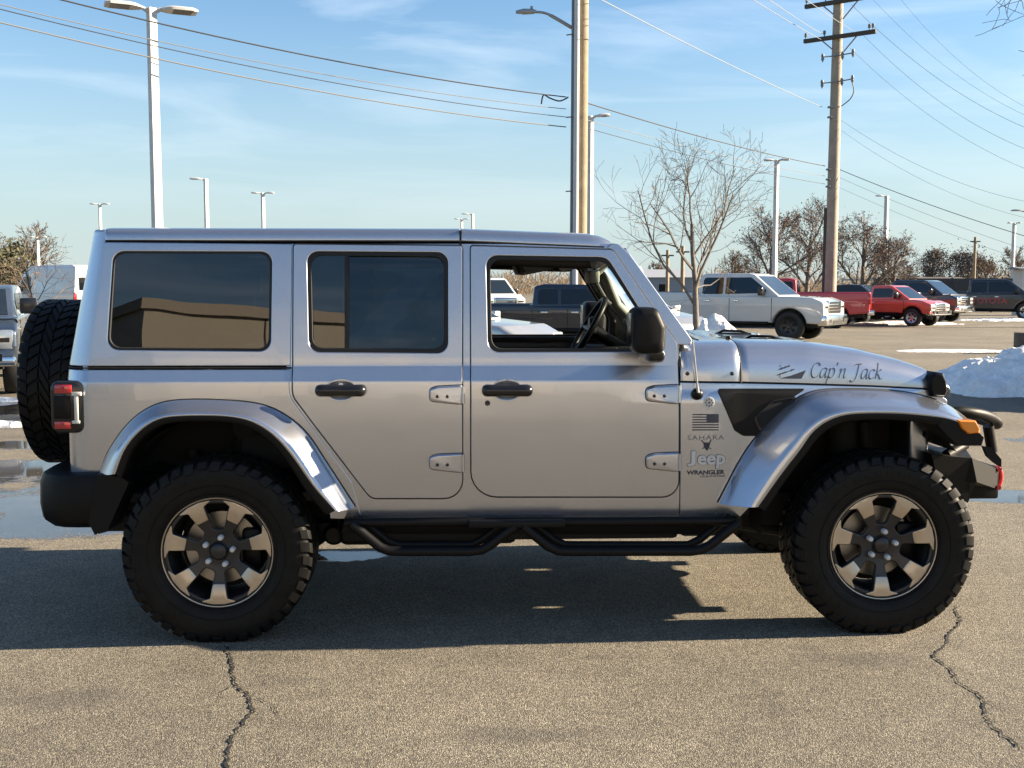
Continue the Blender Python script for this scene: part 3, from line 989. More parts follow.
# ---- antenna on the cowl side
mb = MB(); c = on_side(697, 394, .0)
mb.lathe([(.0001, -.032), (.012, -.031), (.021, -.024), (.027, -.010), (.027, .004)], 20, 'Y', c=c)
ab = mb.build('antenna_base', M['dark_trim'], car)
mb = MB(); p0 = c + Vector((0, -.026, .008)); p1 = Vector((cp(693, 340, -.80)[0], -.80, cp(693, 340, -.80)[1]))
mb.tube([p0, p0.lerp(p1, .06), p0.lerp(p1, .18), p1], [.009, .007, .0042, .0032], 8)
mb.build('antenna_mast', M['steel'], ab)

# ---- hood latch and wiper parts
lt = [cp(u, v, -.70) for u, v in [(929, 376), (934, 372), (942, 373), (945.5, 380), (947, 392), (944, 397.5), (931, 396.5), (928.5, 390)]]
mb = MB(); mb.loft([[(x, y, z) for x, z in lt] for y in (-.60, -.705)] + [[(x * .999 + .001, -.722, z) for x, z in [(sum(p[0] for p in lt) / 8 + (a - sum(p[0] for p in lt) / 8) * .75, sum(p[1] for p in lt) / 8 + (b - sum(p[1] for p in lt) / 8) * .8) for a, b in lt]]], True, True)
both_sides('hood_latch', mb, M['dark_trim'], (hood, hood))
def hood_z(x, y):
    hs = catmull(hood_half(x), 4)[::-1]
    for a, b in zip(hs[:-1], hs[1:]):
        if a[0] <= abs(y) <= b[0]: return a[1] + (b[1] - a[1]) * (abs(y) - a[0]) / max(1e-9, b[0] - a[0])
    return hs[-1][1]
for y in (-.28, .34):
    mb = MB()
    x0 = 1.09
    mb.tube([(x0 - .08, y, hood_z(x0 - .08, y)), (x0 - .05, y, hood_z(x0, y) + .016), (x0 + .05, y, hood_z(x0, y) + .013), (x0 + .09, y, hood_z(x0 + .09, y))], .007, 8)
    mb.bbox((x0 - .10, y - .04, hood_z(x0 - .02, y) - .01), (x0 + .10, y + .04, hood_z(x0, y) + .004), .004)
    mb.build('hood_vent', M['dark_trim'], hood)
for y in (-.55, .05):
    mb = MB(); mb.tube([(.70, y + .4, 1.33), (.71, y + .2, 1.325), (.715, y, 1.315)], .008, 6); mb.tube([(.70, y + .45, 1.345), (.69, y + .1, 1.335), (.70, y - .05, 1.33)], .006, 6)
    mb.build('wiper', M['dark_trim'], car)
mb = MB(); x, z = .90, 0
mb.lathe([(.0001, .014), (.012, .012), (.016, .0), (.016, -.01)], 14, 'Z', c=(.87, -.50, hood_z(.87, .50))); mb.build('washer_nozzle', M['dark_trim'], hood)

# ---- door mirror
def mirror_ring(y, k, dx=0, dz=0):
    pts = rpoly([(-.063, -.10), (.070, -.10), (.076, .02), (.04, .10), (-.063, .10)], .035)
    return [(mx0 + dx + p[0] * k, y, mz0 + dz + p[1] * k) for p in pts]
mx0, mz0 = cp(644.5, 330, -.99)
mb = MB()
mb.loft([mirror_ring(y, k) for y, k in ((-.875, .70), (-.885, .88), (-.90, .97), (-.93, 1.0), (-1.06, 1.0), (-1.09, .96), (-1.105, .85), (-1.11, .65))], True, True)
mir = both_sides('door_mirror', mb, M['powder'], (fdoor[0], fdoor[1]), 50)
mb = MB()
b0 = cp(654, 356, -.90)
mb.loft([[(b0[0] + p[0] * k, y, b0[1] + dz + p[1] * k) for p in rpoly([(-.045, -.03), (.045, -.03), (.045, .035), (-.045, .035)], .025)] for y, k, dz in ((-.76, 1.1, 0), (-.86, 1.0, 0), (-.93, .95, .0), (-.985, .75, .01), (-.995, .5, .012))], True, True)
both_sides('mirror_arm', mb, M['gloss_black'], mir, 50)
mb = MB(); mb.bbox((mx0 - .0665, -1.075, mz0 - .075), (mx0 - .060, -.915, mz0 + .075), .003); both_sides('mirror_glass', mb, M['gloss_black'], mir)

mb = MB(); mb.loft([[(mx0 + .0705 + dx, y, mz0 - .078 + z * 1.0) for y, z in ((-1.075, .0), (-.92, .0), (-.92, .105), (-1.075, .105))] for dx in (-.012, .008)], True, True)
both_sides('turn_signal', mb, M['clear_lens'], mir)

# ---- tail light
def rr_ring(xc_, zc_, hw, hh, y, r):
    return [(xc_ + p[0], y, zc_ + p[1]) for p in rpoly([(-hw, -hh), (hw, -hh), (hw, hh), (-hw, hh)], r)]
tl0 = cp(50, 381, -.80); tl1 = cp(84, 433, -.80)
tx, tz = (tl0[0] + tl1[0]) / 2, (tl0[1] + tl1[1]) / 2; thw, thh = (tl1[0] - tl0[0]) / 2, (tl0[1] - tl1[1]) / 2
mb = MB(); mb.loft([rr_ring(tx, tz, thw, thh, -.60, .03), rr_ring(tx, tz, thw, thh, -.795, .035), rr_ring(tx, tz, thw * .97, thh * .98, -.805, .035), rr_ring(tx, tz, thw * .84, thh * .9, -.812, .03)], True, True)
tail = both_sides('tail_light', mb, M['gloss_black'], (car, car))
def lens_box(u0, v0, u1, v1, mt, nm, y=-.817):
    a = cp(u0, v0, y); b = cp(u1, v1, y)
    mb = MB(); mb.bbox((a[0], y, b[1]), (b[0], y + .03, a[1]), .004); both_sides(nm, mb, mt, tail)
lens_box(54, 385, 71.5, 393.5, M['red_lens'], 'red_lens')
lens_box(54, 421.5, 71, 429, M['red_lens'], 'red_lens')
lens_box(73.5, 396, 78.5, 421, M['clear_lens'], 'reverse_lens')
lens_box(71.5, 420.5, 80, 424, M['clear_lens'], 'reverse_lens')
lens_box(71, 392, 81, 396, M['clear_lens'], 'reverse_lens')
lens_box(53, 396, 71, 419, M['dark_trim'], 'lamp_panel', -.815)

# ---- tailgate and rear glass (the far end of the car)
xt1 = xcorner(1.0) - RC - .004
mb = MB(); mb.bbox((xt1 - .004, -.46, .62), (xt1 + .03, .46, 1.22), .008); mb.build('tailgate', M['silver'], car)
mb = MB(); xh_ = xcorner(1.8) - rcz(1.8); mb.bbox((xh_ - .004, -.60, 1.77), (xr + .03, .60, 1.845), .012); mb.build('rear_header', M['silver'], car)
mb = MB()
xa, xb2 = xcorner(1.25) - rcz(1.25) - .002, xcorner(1.78) - rcz(1.78) - .002
mb.add([(xa, -.46, 1.235), (xa, .46, 1.235), (xb2, .44, 1.77), (xb2, -.44, 1.77), (xa + .01, -.46, 1.235), (xa + .01, .46, 1.235), (xb2 + .01, .44, 1.77), (xb2 + .01, -.44, 1.77)], [(0, 1, 2, 3), (7, 6, 5, 4), (0, 4, 5, 1), (1, 5, 6, 2), (2, 6, 7, 3), (3, 7, 4, 0)])
mb.build('rear_window', M['glass_dark'], car)

# ---- rear bumper
def bump_sec(p, d, s=1.0):
    """section of the bumper at plan point p with outward direction d"""
    prof = [(-.10, .745), (.0, .757), (.035, .745), (.052, .70), (.055, .60), (.045, .54), (.0, .505), (-.10, .51)]
    return [(p[0] + d[0] * a * s, p[1] + d[1] * a * s, z) for a, z in prof]
plan = [((-2.03, -.815), (0, -1)), ((-2.14, -.815), (-.02, -1)), ((-2.20, -.808), (-.25, -.96)), ((-2.255, -.775), (-.70, -.70)), ((-2.285, -.71), (-.95, -.3)), ((-2.30, -.55), (-1, 0)), ((-2.305, 0), (-1, 0))]
plan += [((p[0], -p[1]), (d[0], -d[1])) for p, d in plan[-2::-1]]
mb = MB(); mb.loft([bump_sec(p, d) for p, d in plan], True, True)
mb.build('rear_bumper', M['black_plastic'], car, 50)

# ---- front bumper: winch bumper with a hoop, and a red shackle
def C3(u, v, y): x, z = cp(u, v, y); return (x, y, z)
A_ = [C3(932, 455, -.74), C3(971, 458, -.70), C3(968, 503, -.66), C3(938, 482, -.72)]
B_ = [C3(971, 458, -.70), C3(998, 469, -.50), C3(996.5, 489, -.50), C3(976, 482, -.68)]
mb = MB()
lx = [C3(932, 455, -.74), C3(972, 458, -.70), C3(976, 482, -.69), C3(968, 503, -.64), C3(938, 484, -.72)]
rx_ = [(1.80, -.40, lx[0][2]), (2.10, -.40, lx[1][2]), (2.12, -.40, lx[2][2]), (2.06, -.40, lx[3][2]), (1.80, -.40, lx[4][2])]
mb.loft([lx, rx_], True, True)
pl = [C3(972, 458, -.702), C3(998, 469, -.50), C3(997, 489, -.50), C3(977, 482, -.692)]
pb = [(p[0] - .16, p[1] + .06, p[2]) for p in pl]
mb.loft([pl, pb], True, True)
cx_ = pl[1][0]
mb.bbox((cx_ - .30, -.50, pl[2][2] - .05), (cx_ + .01, .0, pl[1][2] + .01), .012)
wing = mb
me = mb.mesh('front_bumper', 30)
fb = link('front_bumper', me, M['powder'], car); fb2 = link('front_bumper', mirror_y(me), M['powder'], car)
mb = MB()
hp = [C3(925, 437, -.60), C3(950, 413.5, -.62), C3(975, 413, -.60), C3(992, 418.5, -.50), C3(995, 424, -.40), (cp(995, 424, -.40)[0] + .01, 0, cp(995, 424, -.4)[1] + .01)]
hp = catmull(hp, 6)
mb.tube(hp + [(p[0], -p[1], p[2]) for p in hp[-2::-1]], .0265, 12)
for s in (-1, 1):
    q = C3(988, 430, -.50); mb.tube([(q[0], s * .5, q[2] + .02), (q[0] + .035, s * .48, q[2] - .11)], .026, 10)
    q = C3(957, 447, -.66); mb.tube([(q[0] - .05, s * .66, q[2] - .04), (q[0] + .06, s * .60, q[2] + .0), (q[0] + .13, s * .5, q[2] + .08)], .026, 10)
mb.build('bumper_hoop', M['powder'], car)
for s in (-1, 1):
    mb = MB()
    t = [cp(u, v, -.50) for u, v in [(982, 446), (990, 447), (1000, 459), (1000, 467), (994, 463), (986, 456)]]
    mb.loft([[(x, s * y, z) for x, z in t] for y in (.49, .515)], True, True); mb.build('bumper_bracket', M['powder'], car)
    mb = MB()
    q = C3(997.5, 478, -.50)
    ring = [(q[0] + .012 + .030 * math.cos(t) * .6, s * (.47 + .04 * math.sin(t * 0)), q[2] + .045 * math.sin(t)) for t in [math.pi * (-.6 + 1.2 * k / 12) for k in range(13)]]
    mb.tube(ring, .013, 10); mb.tube([(q[0] + .0, s * .44, q[2] + .045), (q[0] + .0, s * .52, q[2] + .045)], .012, 8); mb.tube([(q[0] + .0, s * .44, q[2] - .045), (q[0] + .0, s * .52, q[2] - .045)], .012, 8)
    mb.build('shackle', M['red_paint_small'], car)

# ---- side steps
for s in (-1, 1):
    mb = MB()
    def T(pts, y, r):
        q = [(cp(u, v, -.86)[0], s * -y, cp(u, v, -.86)[1]) for u, v in pts]
        mb.tube(q, r, 12)
    up = [(344, 524), (400, 523.5), (470, 523), (600, 523), (738, 522)]
    T(up, -.83, .022)
    lo1 = [(351, 524), (358, 529), (380, 547), (389, 550.5), (400, 551), (470, 551), (482, 549.5), (490, 545), (508, 531), (516, 526)]
    lo2 = [(523, 526), (532, 533), (548, 546), (558, 550.5), (570, 551), (690, 551), (701, 549.5), (710, 545), (730, 529), (739, 523)]
    for lo in (lo1, lo2):
        T(lo, -.865, .0225)
        T([(u + (7 if i < 4 else -7 if i > 5 else 0), v - 3) for i, (u, v) in enumerate(lo)], -.80, .019)
    a, b = cp(468, 522, -.88), cp(566, 529, -.88)
    mb.bbox((a[0], min(s * -.78, s * -.885) if s > 0 else .78, b[1]), (b[0], max(s * -.78, s * -.885) if s > 0 else .885, a[1]), .012) if False else mb.bbox((a[0], min(s * .78, s * .885), b[1] + .006), (b[0], max(s * .78, s * .885), a[1] + .004), .012)
    for u in (350, 735):
        q = cp(u, 520, -.8); mb.box((q[0] - .02, min(s * .70, s * .84), q[1] - .03), (q[0] + .02, max(s * .70, s * .84), q[1] + .02))
    mb.build('side_step', M['powder'], car)

# ---- wheels
def tyre_mesh(flat=None):
    mb = MB()
    prof = [(.240, -.095), (.2545, -.116), (.264, -.126), (.285, -.133), (.315, -.1375), (.345, -.139), (.372, -.1365), (.392, -.129), (.403, -.116), (.408, -.09), (.409, 0)]
    prof = prof + [(r, -y) for r, y in prof[-2::-1]]
    mb.lathe(prof, 96, 'Y')
    N = 42
    def block(poly, t0, t1, skew=0.0):
        """poly in (r, y), swept from angle t0 to t1"""
        rings = []
        for t in (t0, (t0 + t1) / 2, t1):
            rings.append([(r * math.cos(t + skew * y), y, r * math.sin(t + skew * y)) for r, y in poly])
        mb.loft(rings, True, True)
    st = 2 * math.pi / N
    for k in range(N):
        for sgn in (-1, 1):
            t = k * st + (st / 2 if sgn > 0 else 0)
            lo = .372 if k % 2 else .384
            block([(.40, sgn * .082), (.421, sgn * .082), (.421, sgn * .112), (.412, sgn * .129), (.395, sgn * .1375), (lo, sgn * .1425), (lo - .006, sgn * .135), (.39, sgn * .122)], t, t + st * (.70 if k % 2 else .66), 1.2 * sgn)
            # sidewall ribs
            block([(.318, sgn * .1365), (.342, sgn * .1415), (.352, sgn * .1395), (.35, sgn * .136), (.318, sgn * .134)], t + st * .1, t + st * .5)
        block([(.40, -.078), (.4205, -.078), (.4205, -.030), (.40, -.026)], k * st + st * .1, k * st + st * .84, 1.6)
        block([(.40, .078), (.4205, .078), (.4205, .030), (.40, .026)], k * st + st * .55, k * st + st * 1.29, 1.6)
        block([(.40, -.023), (.4205, -.023), (.4205, .023), (.40, .023)], k * st + st * .3, k * st + st * .95, -4.5)
    mb.lathe([(.2560, -.1205), (.2600, -.1275), (.264, -.1285), (.266, -.126)], 72, 'Y')
    mb.lathe([(.300, -.1355), (.3015, -.1385), (.3045, -.1392), (.306, -.1368)], 72, 'Y')
    me = mb.mesh('tyre', 35)
    if flat is not None:
        for v in me.vertices:
            if v.co.z < -flat: v.co.z = -flat - (v.co.z + flat) * .0
        me.update()
    return me
def polar(r, a): return (r * math.cos(a), r * math.sin(a))
def rim_face():
    outer = [polar(.239, 2 * math.pi * k / 84) for k in range(84)]
    holes = []
    for k in range(7):
        ca = -math.pi / 2 + (k + .5) * 2 * math.pi / 7
        h = []
        ho, hi = R(14.8), R(14.0)
        pts = [(.221, -ho), (.221, -ho / 3), (.221, ho / 3), (.221, ho), (.150, R(13.9)), (.100, hi), (.094, 0), (.100, -hi), (.150, -R(13.9))]
        rad = [.014, 0, 0, .014, .0, .02, .012, .02, .0]
        holes.append(rpoly([(*polar(r, ca + a), q) for (r, a), q in zip(pts, rad)]))
    return outer, holes
def dish(r):
    if r > .2: return 0.0
    if r > .14: return -.016 * ((.2 - r) / .06) ** 1.5
    if r > .07: return -.016 - .014 * (.14 - r) / .07
    return -.030
ro, rh = rim_face()
def wheel_parts(parent, tyre_me, name='wheel'):
    w = bpy.data.objects.new(name, tyre_me); C.objects.link(w); w.parent = parent
    return w
# local wheel axes: outer face looks to -Y
RFY = -.105
GRD = [-.22 + .02 * i for i in range(23)]
me = curve_mesh([ro] + rh, .016, .006, 3)
rim_me = warp(me, lambda u, v, w_: (u, RFY - w_ + .016 - dish(math.hypot(u, v)), v), GRD, GRD, nrm=False, smooth=45)
mb = MB()
mb.lathe([(.235, -.100), (.239, -.110), (.244, -.114), (.2505, -.112), (.253, -.104), (.249, -.092), (.238, -.085), (.228, -.075), (.214, -.03), (.205, .08), (.225, .10), (.24, .11)], 84, 'Y')
barrel_me = mb.mesh('rim_barrel', 35)
pads = MB()
for k in range(7):
    ca = -math.pi / 2 + k * 2 * math.pi / 7
    hw = math.pi / 7
    pts = [(.2375, -hw + R(5.5)), (.2375, -R(6)), (.2375, R(6)), (.2375, hw - R(5.5)), (.225, hw - R(10.5)), (.214, hw - R(15.6)), (.150, hw - R(15.6)), (.147, 0), (.150, -hw + R(15.6)), (.214, -hw + R(15.6)), (.225, -hw + R(10.5))]
    rad = [.003, 0, 0, .003, .004, 0, .004, 0, .004, 0, .004]
    lp = rpoly([(*polar(r, ca + a), q) for (r, a), q in zip(pts, rad)], seg=3)
    m_ = curve_mesh([lp], .004, .0015, 1)
    m_ = warp(m_, lambda u, v, w_: (u, RFY - .0005 - w_ - dish(math.hypot(u, v)), v), GRD, GRD, nrm=False)
    pads.add([v.co.copy() for v in m_.vertices], [tuple(p.vertices) for p in m_.polygons]); bpy.data.meshes.remove(m_)
lipb = MB(); lipb.lathe([(.2430, -.1150), (.2465, -.1162), (.2500, -.1135), (.2525, -.106)], 84, 'Y'); lip_me = lipb.mesh('rim_lip')
pad_me = pads.mesh('spoke_pad', 30)
mb = MB()
mb.lathe([(.0001, RFY + .004), (.026, RFY + .005), (.034, RFY + .010), (.036, RFY + .022), (.045, RFY + .03)], 32, 'Y'); cap_me = mb.mesh('centre_cap', 40)
mb = MB()
for k in range(5):
    a = R(75) + k * 2 * math.pi / 5
    c = (.0635 * math.cos(a), RFY, .0635 * math.sin(a))
    mb.lathe([(.0001, -.0), (.006, .0005), (.0095, .004), (.0105, .012), (.0105, .035)], 12, 'Y', c=c)
nut_me = mb.mesh('lug_nut', 40)
# five separate nuts
mb1 = MB(); mb1.lathe([(.0001, -.008), (.007, -.0075), (.0115, -.003), (.0125, .006), (.0125, .035)], 14, 'Y'); nut1 = mb1.mesh('lug_nut', 40)
mb = MB(); mb.lathe([(.06, .0), (.165, .0), (.168, .01), (.165, .022), (.06, .022)], 48, 'Y', closed=False)
disc_me = mb.mesh('brake_disc', 40)
mb = MB(); mb.bbox((.09, -.03, -.09), (.18, .06, .09), .02); cal_me = mb.mesh('brake_caliper', 40)
ty_flat, ty_round = tyre_mesh(.402), tyre_mesh()
HUB = .405
def make_wheel(loc, rot, tm, brakes=True, nm='wheel', lab=None):
    w = bpy.data.objects.new(nm, None); C.objects.link(w); w.parent = car; w.location = loc; w.rotation_euler = rot; w.empty_display_size = .1
    if lab: w['label'] = lab
    link('tyre', tm, M['rubber'], w)
    link('rim', rim_me, M['rim_dark'], w); link('rim_barrel', barrel_me, M['barrel'], w); link('spoke_pad', pad_me, M['rim_tan'], w); link('rim_lip', lip_me, M['rim_tan'], w); link('centre_cap', cap_me, M['rim_dark'], w)
    for k in range(5):
        a = R(80) + k * 2 * math.pi / 5
        o = link('lug_nut', nut1, M['badge'], w); o.location = (.0635 * math.cos(a), RFY + .004, .0635 * math.sin(a))
    if brakes:
        link('brake_disc', disc_me, M['steel'], w); link('brake_caliper', cal_me, M['dark_trim'], w)
        mb = MB(); mb.lathe([(.0001, .0), (.07, .0), (.09, .03), (.09, .06), (.2, .065), (.2, .075), (.0001, .08)], 32, 'Y'); link('brake_backing', mb.mesh('brake_backing'), M['cavity'], w)
    return w
YW = -.79
for x in (-1.504, 1.504):
    make_wheel((x, YW, HUB), (0, 0, 0), ty_flat)
    make_wheel((x, -YW, HUB), (0, 0, math.pi), ty_flat)
spx, spz = cp(22, 381, 0.0)
make_wheel((spx + .265, 0.0, spz), (0, 0, -math.pi / 2), ty_round, False, 'spare_wheel')
mb = MB(); mb.box((spx + .3, -.12, spz - .15), (xt1, .12, spz + .15)); mb.build('spare_carrier', M['dark_trim'], car)

# ---- wheel wells and the underside
for s in (-1, 1):
    for xw, r0 in ((-1.504, .52), (1.504, .52)):
        mb = MB(); n = 20; la, lb = (.22, 1.03) if xw > 0 else (-.03, .82)
        ys = (.775, .36) if xw < 0 else (.735, .36)
        rings = [[(xw + r0 * math.cos(math.pi * (la + (lb - la) * k / n)), s * y, .47 + r0 * 1.03 * math.sin(math.pi * (la + (lb - la) * k / n))) for k in range(n + 1)] for y in ys]
        mb.loft(rings, False, False)
        mb.add(rings[1], [tuple(range(n + 1))])
        mb.build('wheel_liner', M['cavity'], car)
mb = MB()
mb.box((-.98, -.745, .525), (.92, .745, .56)); mb.box((-2.15, -.35, .60), (-.95, .35, .66)); mb.box((.9, -.35, .62), (1.95, .35, .70))
mb.build('floor_pan', M['cavity'], car)
mb = MB()
for s in (-1, 1):
    mb.box((-2.15, s * .46 - .05, .42), (2.0, s * .46 + .05, .58))
for x in (-2.0, -.9, -.2, .6, 1.9): mb.box((x - .05, -.45, .45), (x + .05, .45, .55))
mb.build('frame', M['cavity'], car)
mb = MB()
for x, dy in ((-1.504, 0), (1.504, .22)):
    mb.tube([(x, -.72, HUB), (x, .72, HUB)], .045, 12)
    mb.lathe([(.05, -.12), (.12, -.07), (.15, 0), (.12, .07), (.05, .12)], 20, 'X', c=(x - (.02 if x < 0 else -.02), dy, HUB))
mb.build('axle', M['cavity'], car)
mb = MB()
mb.tube([(-1.38, 0, .42), (-.3, .02, .47)], .04, 10); mb.tube([(1.36, .22, .42), (.2, .2, .46)], .03, 10)
for s in (-1, 1):
    mb.tube([(-1.50, s * .52, .33), (-.72, s * .47, .44)], .024, 8); mb.tube([(1.50, s * .52, .33), (.74, s * .47, .45)], .024, 8)
    mb.tube([(-1.60, s * .50, .36), (-1.72, s * .44, .80)], .03, 10); mb.tube([(1.60, s * .50, .36), (1.56, s * .46, .92)], .03, 10)
    mb.lathe([(.07, -.2), (.07, .2)], 14, 'Z', c=(-1.45, s * .46, .66)); mb.lathe([(.07, -.2), (.07, .25)], 14, 'Z', c=(1.45, s * .46, .68))
mb.tube([(1.62, -.62, .40), (1.60, .62, .44)], .022, 8)
mb.build('suspension', M['cavity'], car)
mb = MB(); mb.bbox((-1.02, -.42, .315), (-.15, .10, .52), .03); mb.bbox((.62, -.66, .40), (.80, -.50, .5), .02); mb.bbox((-.98, -.70, .40), (.60, -.56, .50), .02); mb.bbox((-.13, -.38, .325), (.66, .38, .50), .03); mb.bbox((.62, -.30, .40), (1.20, .28, .60), .04)
mb.build('skid_plate', M['cavity'], car)
mb = MB(); mb.bbox((-2.12, -.45, .47), (-1.82, .45, .62), .05); mb.tube([(-1.85, -.50, .50), (-2.0, -.62, .505), (-2.10, -.70, .50)], .033, 12); mb.tube([(-1.82, .2, .52), (-1.0, .3, .48), (.2, .3, .47)], .03, 8)
mb.build('exhaust', mat('exhaust_metal', (.12, .11, .10), .5, .8), car)
for u, s in ((333, 1),):
    q = cp(u, 536, -.70); mb = MB(); mb.lathe([(.0001, -.03), (.035, -.03), (.05, -.01), (.05, .03)], 20, 'Y', c=(q[0], -.66, q[1])); mb.bbox((q[0] - .12, -.64, q[1] - .04), (q[0] + .12, -.56, q[1] + .05), .01); mb.build('arm_mount', M['dark_trim'], car)

# ---- the cabin
mb = MB()
mb.box((-2.05, -.72, .60), (.75, .72, .64)); mb.box((.60, -.70, .60), (.66, .70, 1.26))
mb.bbox((.30, -.69, .92), (.64, .69, 1.20), .04); mb.bbox((.22, .18, 1.12), (.60, .56, 1.255), .03); mb.bbox((-.35, -.10, .62), (.32, .10, .92), .03)
mb.box((-2.10, -.60, .62), (-2.04, .60, 1.23))
cab = mb.build('dashboard', M['interior'], car)
mb = MB()
for y in (-.45, .0): mb.bbox((.285, y - .05, 1.03), (.300, y + .05, 1.10), .005)
mb.bbox((.28, -.11, 1.0), (.305, .11, 1.17), .01)
mb.build('dash_trim', M['rim_dark'], cab)
mb = MB()
for s in (-1, 1):
    for pts, r in (([(-1.95, s * .56, 1.05), (-1.85, s * .57, 1.55), (-1.70, s * .575, 1.70), (-.45, s * .58, 1.715), (.10, s * .575, 1.70), (.20, s * .60, 1.70)], .032), ([(-.47, s * .62, .75), (-.47, s * .61, 1.3), (-.46, s * .58, 1.70)], .036)):
        mb.tube(catmull(pts, 5), r, 10)
for x in (-1.72, -.46, .16): mb.tube([(x, -.58, 1.705), (x, .58, 1.705)], .032, 10)
mb.build('roll_cage', M['interior'], car)
# far pillar trim and its grab handle, sun visors, mirror
for s in (-1, 1):
    mb = MB()
    a, b = cp(604, 272, .60), cp(617, 305, .60)
    mb.tube([(a[0], s * .60, a[1]), (b[0], s * .635, b[1]), (b[0] + .06, s * .65, b[1] - .06)], [.026, .034, .035], 10)
    mb.build('pillar_trim', M['interior_grey'], car)
for s in (-1, 1):
    mb = MB()
    a, b = cp(598, 278, .57), cp(611, 302, .57)
    mb.tube(catmull([(a[0] + .01, s * .60, a[1] + .01), (a[0] - .02, s * .56, a[1] - .01), (b[0] - .03, s * .57, b[1] + .01), (b[0] + .0, s * .61, b[1] - .01)], 5), .014, 8)
    v0, v1 = cp(513, 267, .35), cp(552, 268, .35)
    mb.loft([[(v0[0], s * y, v0[1] + .01), (v1[0] + .02, s * y, v1[1] + .015), (v1[0] - .10, s * y, v1[1] - .03), (v0[0] + .06, s * y, v0[1] - .045), (v0[0] + .02, s * y, v0[1] - .04)] for y in (.16, .56)], True, True)
    mb.build('sun_visor', M['interior'], car)
mb = MB(); c0 = cp(591, 277, 0.0); mb.bbox((c0[0] - .02, -.13, c0[1] - .035), (c0[0] + .03, .13, c0[1] + .035), .012); mb.tube([(c0[0] + .02, 0, c0[1]), (c0[0] + .08, 0, c0[1] + .06)], .012, 8); mb.build('interior_mirror', M['interior_grey'], car)
# steering wheel
swc = cp(588, 328, .36); d = Vector((.50, 0, .866))
mb = MB()
cpos = Vector((swc[0], .36, swc[1]))
mb.tube([cpos + Vector((0, math.cos(t), 0)) * .185 + d * math.sin(t) * .185 for t in [2 * math.pi * k / 36 for k in range(37)]], .0165, 10, caps=False)
nrm_ = Vector((.866, 0, -.5))
for t in (0, math.pi, -math.pi / 2):
    mb.tube([cpos + nrm_ * .03, cpos + (Vector((0, math.cos(t), 0)) + d * math.sin(t)) * .18], [.028, .014], 8)
mb.lathe([(.0001, 0), (.06, .005), (.065, .03)], 16, 'X', c=cpos)
mb.tube([cpos + nrm_ * .02, cpos + nrm_ * .30], .035, 10)
mb.build('steering_wheel', M['dark_trim'], car)
# seats
def seat(x, y, w, nm='seat'):
    mb = MB()
    mb.bbox((x - .05, y - w, .72), (x + .50, y + w, .90), .05)
    rk_ = Matrix.Translation((x, y, .86)) @ Matrix.Rotation(R(-14), 4, 'Y')
    mb.bbox((-.07, -w, 0), (.07, w, .56), .05, mat=rk_)
    n = max(1, round(w / .27))
    for k in range(n):
        yy = 0 if n == 1 else (-w * .55 + k * w * 1.1 / (n - 1))
        mb.bbox((-.05, yy - .12, .60), (.05, yy + .12, .79), .04, mat=rk_)
        for q in (-.05, .05): mb.tube([rk_ @ Vector((0, yy + q, .5)), rk_ @ Vector((0, yy + q, .64))], .007, 6)
    mb.build(nm, M['seat'], car)
seat(-.50, -.36, .25); seat(-.50, .36, .25); seat(-1.42, 0, .58, 'rear_seat')
# ------------------------------------------------------------------ writing and badges on the near side of the car
def hood_map(x, z, w): return (x, -(hood_y(x, z) + w), z)
def px_mesh(me, u0, v0, sx, fn, w0=.0012, conv=None):
    """flat mesh in picture-like units placed with its origin at u0,v0 on the body, sx units -> metres"""
    x0, z0 = sp(u0, v0)
    bm = bmesh.new(); bm.from_mesh(me)
    for v in bm.verts: v.co = Vector(fn(x0 + v.co.x * sx, z0 + v.co.y * sx, w0 + v.co.z))
    bm.to_mesh(me); bm.free(); me.update()
    return me
# brush lettering: broad pen held at a fixed angle and drawn along each stroke
GL = {
 'C': (1.02, [[(.98, 1.22), (.86, 1.45), (.62, 1.5), (.30, 1.30), (.08, .85), (.08, .35), (.28, .02), (.58, .0), (.88, .22)]]),
 'a': (.86, [[(.74, .92), (.50, 1.0), (.24, .86), (.06, .50), (.06, .14), (.20, .0), (.42, .16), (.66, .60), (.76, .96)], [(.76, .96), (.62, .34), (.64, .04), (.74, .04), (.88, .18)]]),
 'p': (.88, [[(.06, .82), (.20, .96), (.24, .90), (.14, .30), (-.06, -.62)], [(.18, .58), (.36, .90), (.58, 1.0), (.74, .82), (.70, .40), (.50, .06), (.30, .0), (.14, .12)]]),
 "'": (.36, [[(.20, 1.62), (.17, 1.40), (.10, 1.26)]]),
 'n': (.92, [[(.06, .82), (.20, .96), (.24, .90), (.16, .45), (.06, .0)], [(.14, .42), (.36, .82), (.58, .98), (.68, .86), (.60, .36), (.60, .06), (.70, .04), (.86, .18)]]),
 ' ': (.62, []),
 'J': (.96, [[(.22, 1.32), (.34, 1.46), (.64, 1.50), (1.00, 1.52)], [(.70, 1.50), (.56, .80), (.40, .05), (.20, -.30), (-.04, -.36), (-.22, -.22)]]),
 'c': (.72, [[(.68, .82), (.54, .99), (.28, .88), (.08, .52), (.08, .16), (.26, .0), (.48, .06), (.66, .22)]]),
 'k': (.86, [[(.22, 1.52), (.36, 1.64), (.36, 1.56), (.18, .60), (.06, .0)], [(.16, .50), (.40, .78), (.58, .98), (.74, .94)], [(.18, .52), (.36, .46), (.50, .16), (.66, .0), (.88, .14)]]),
}
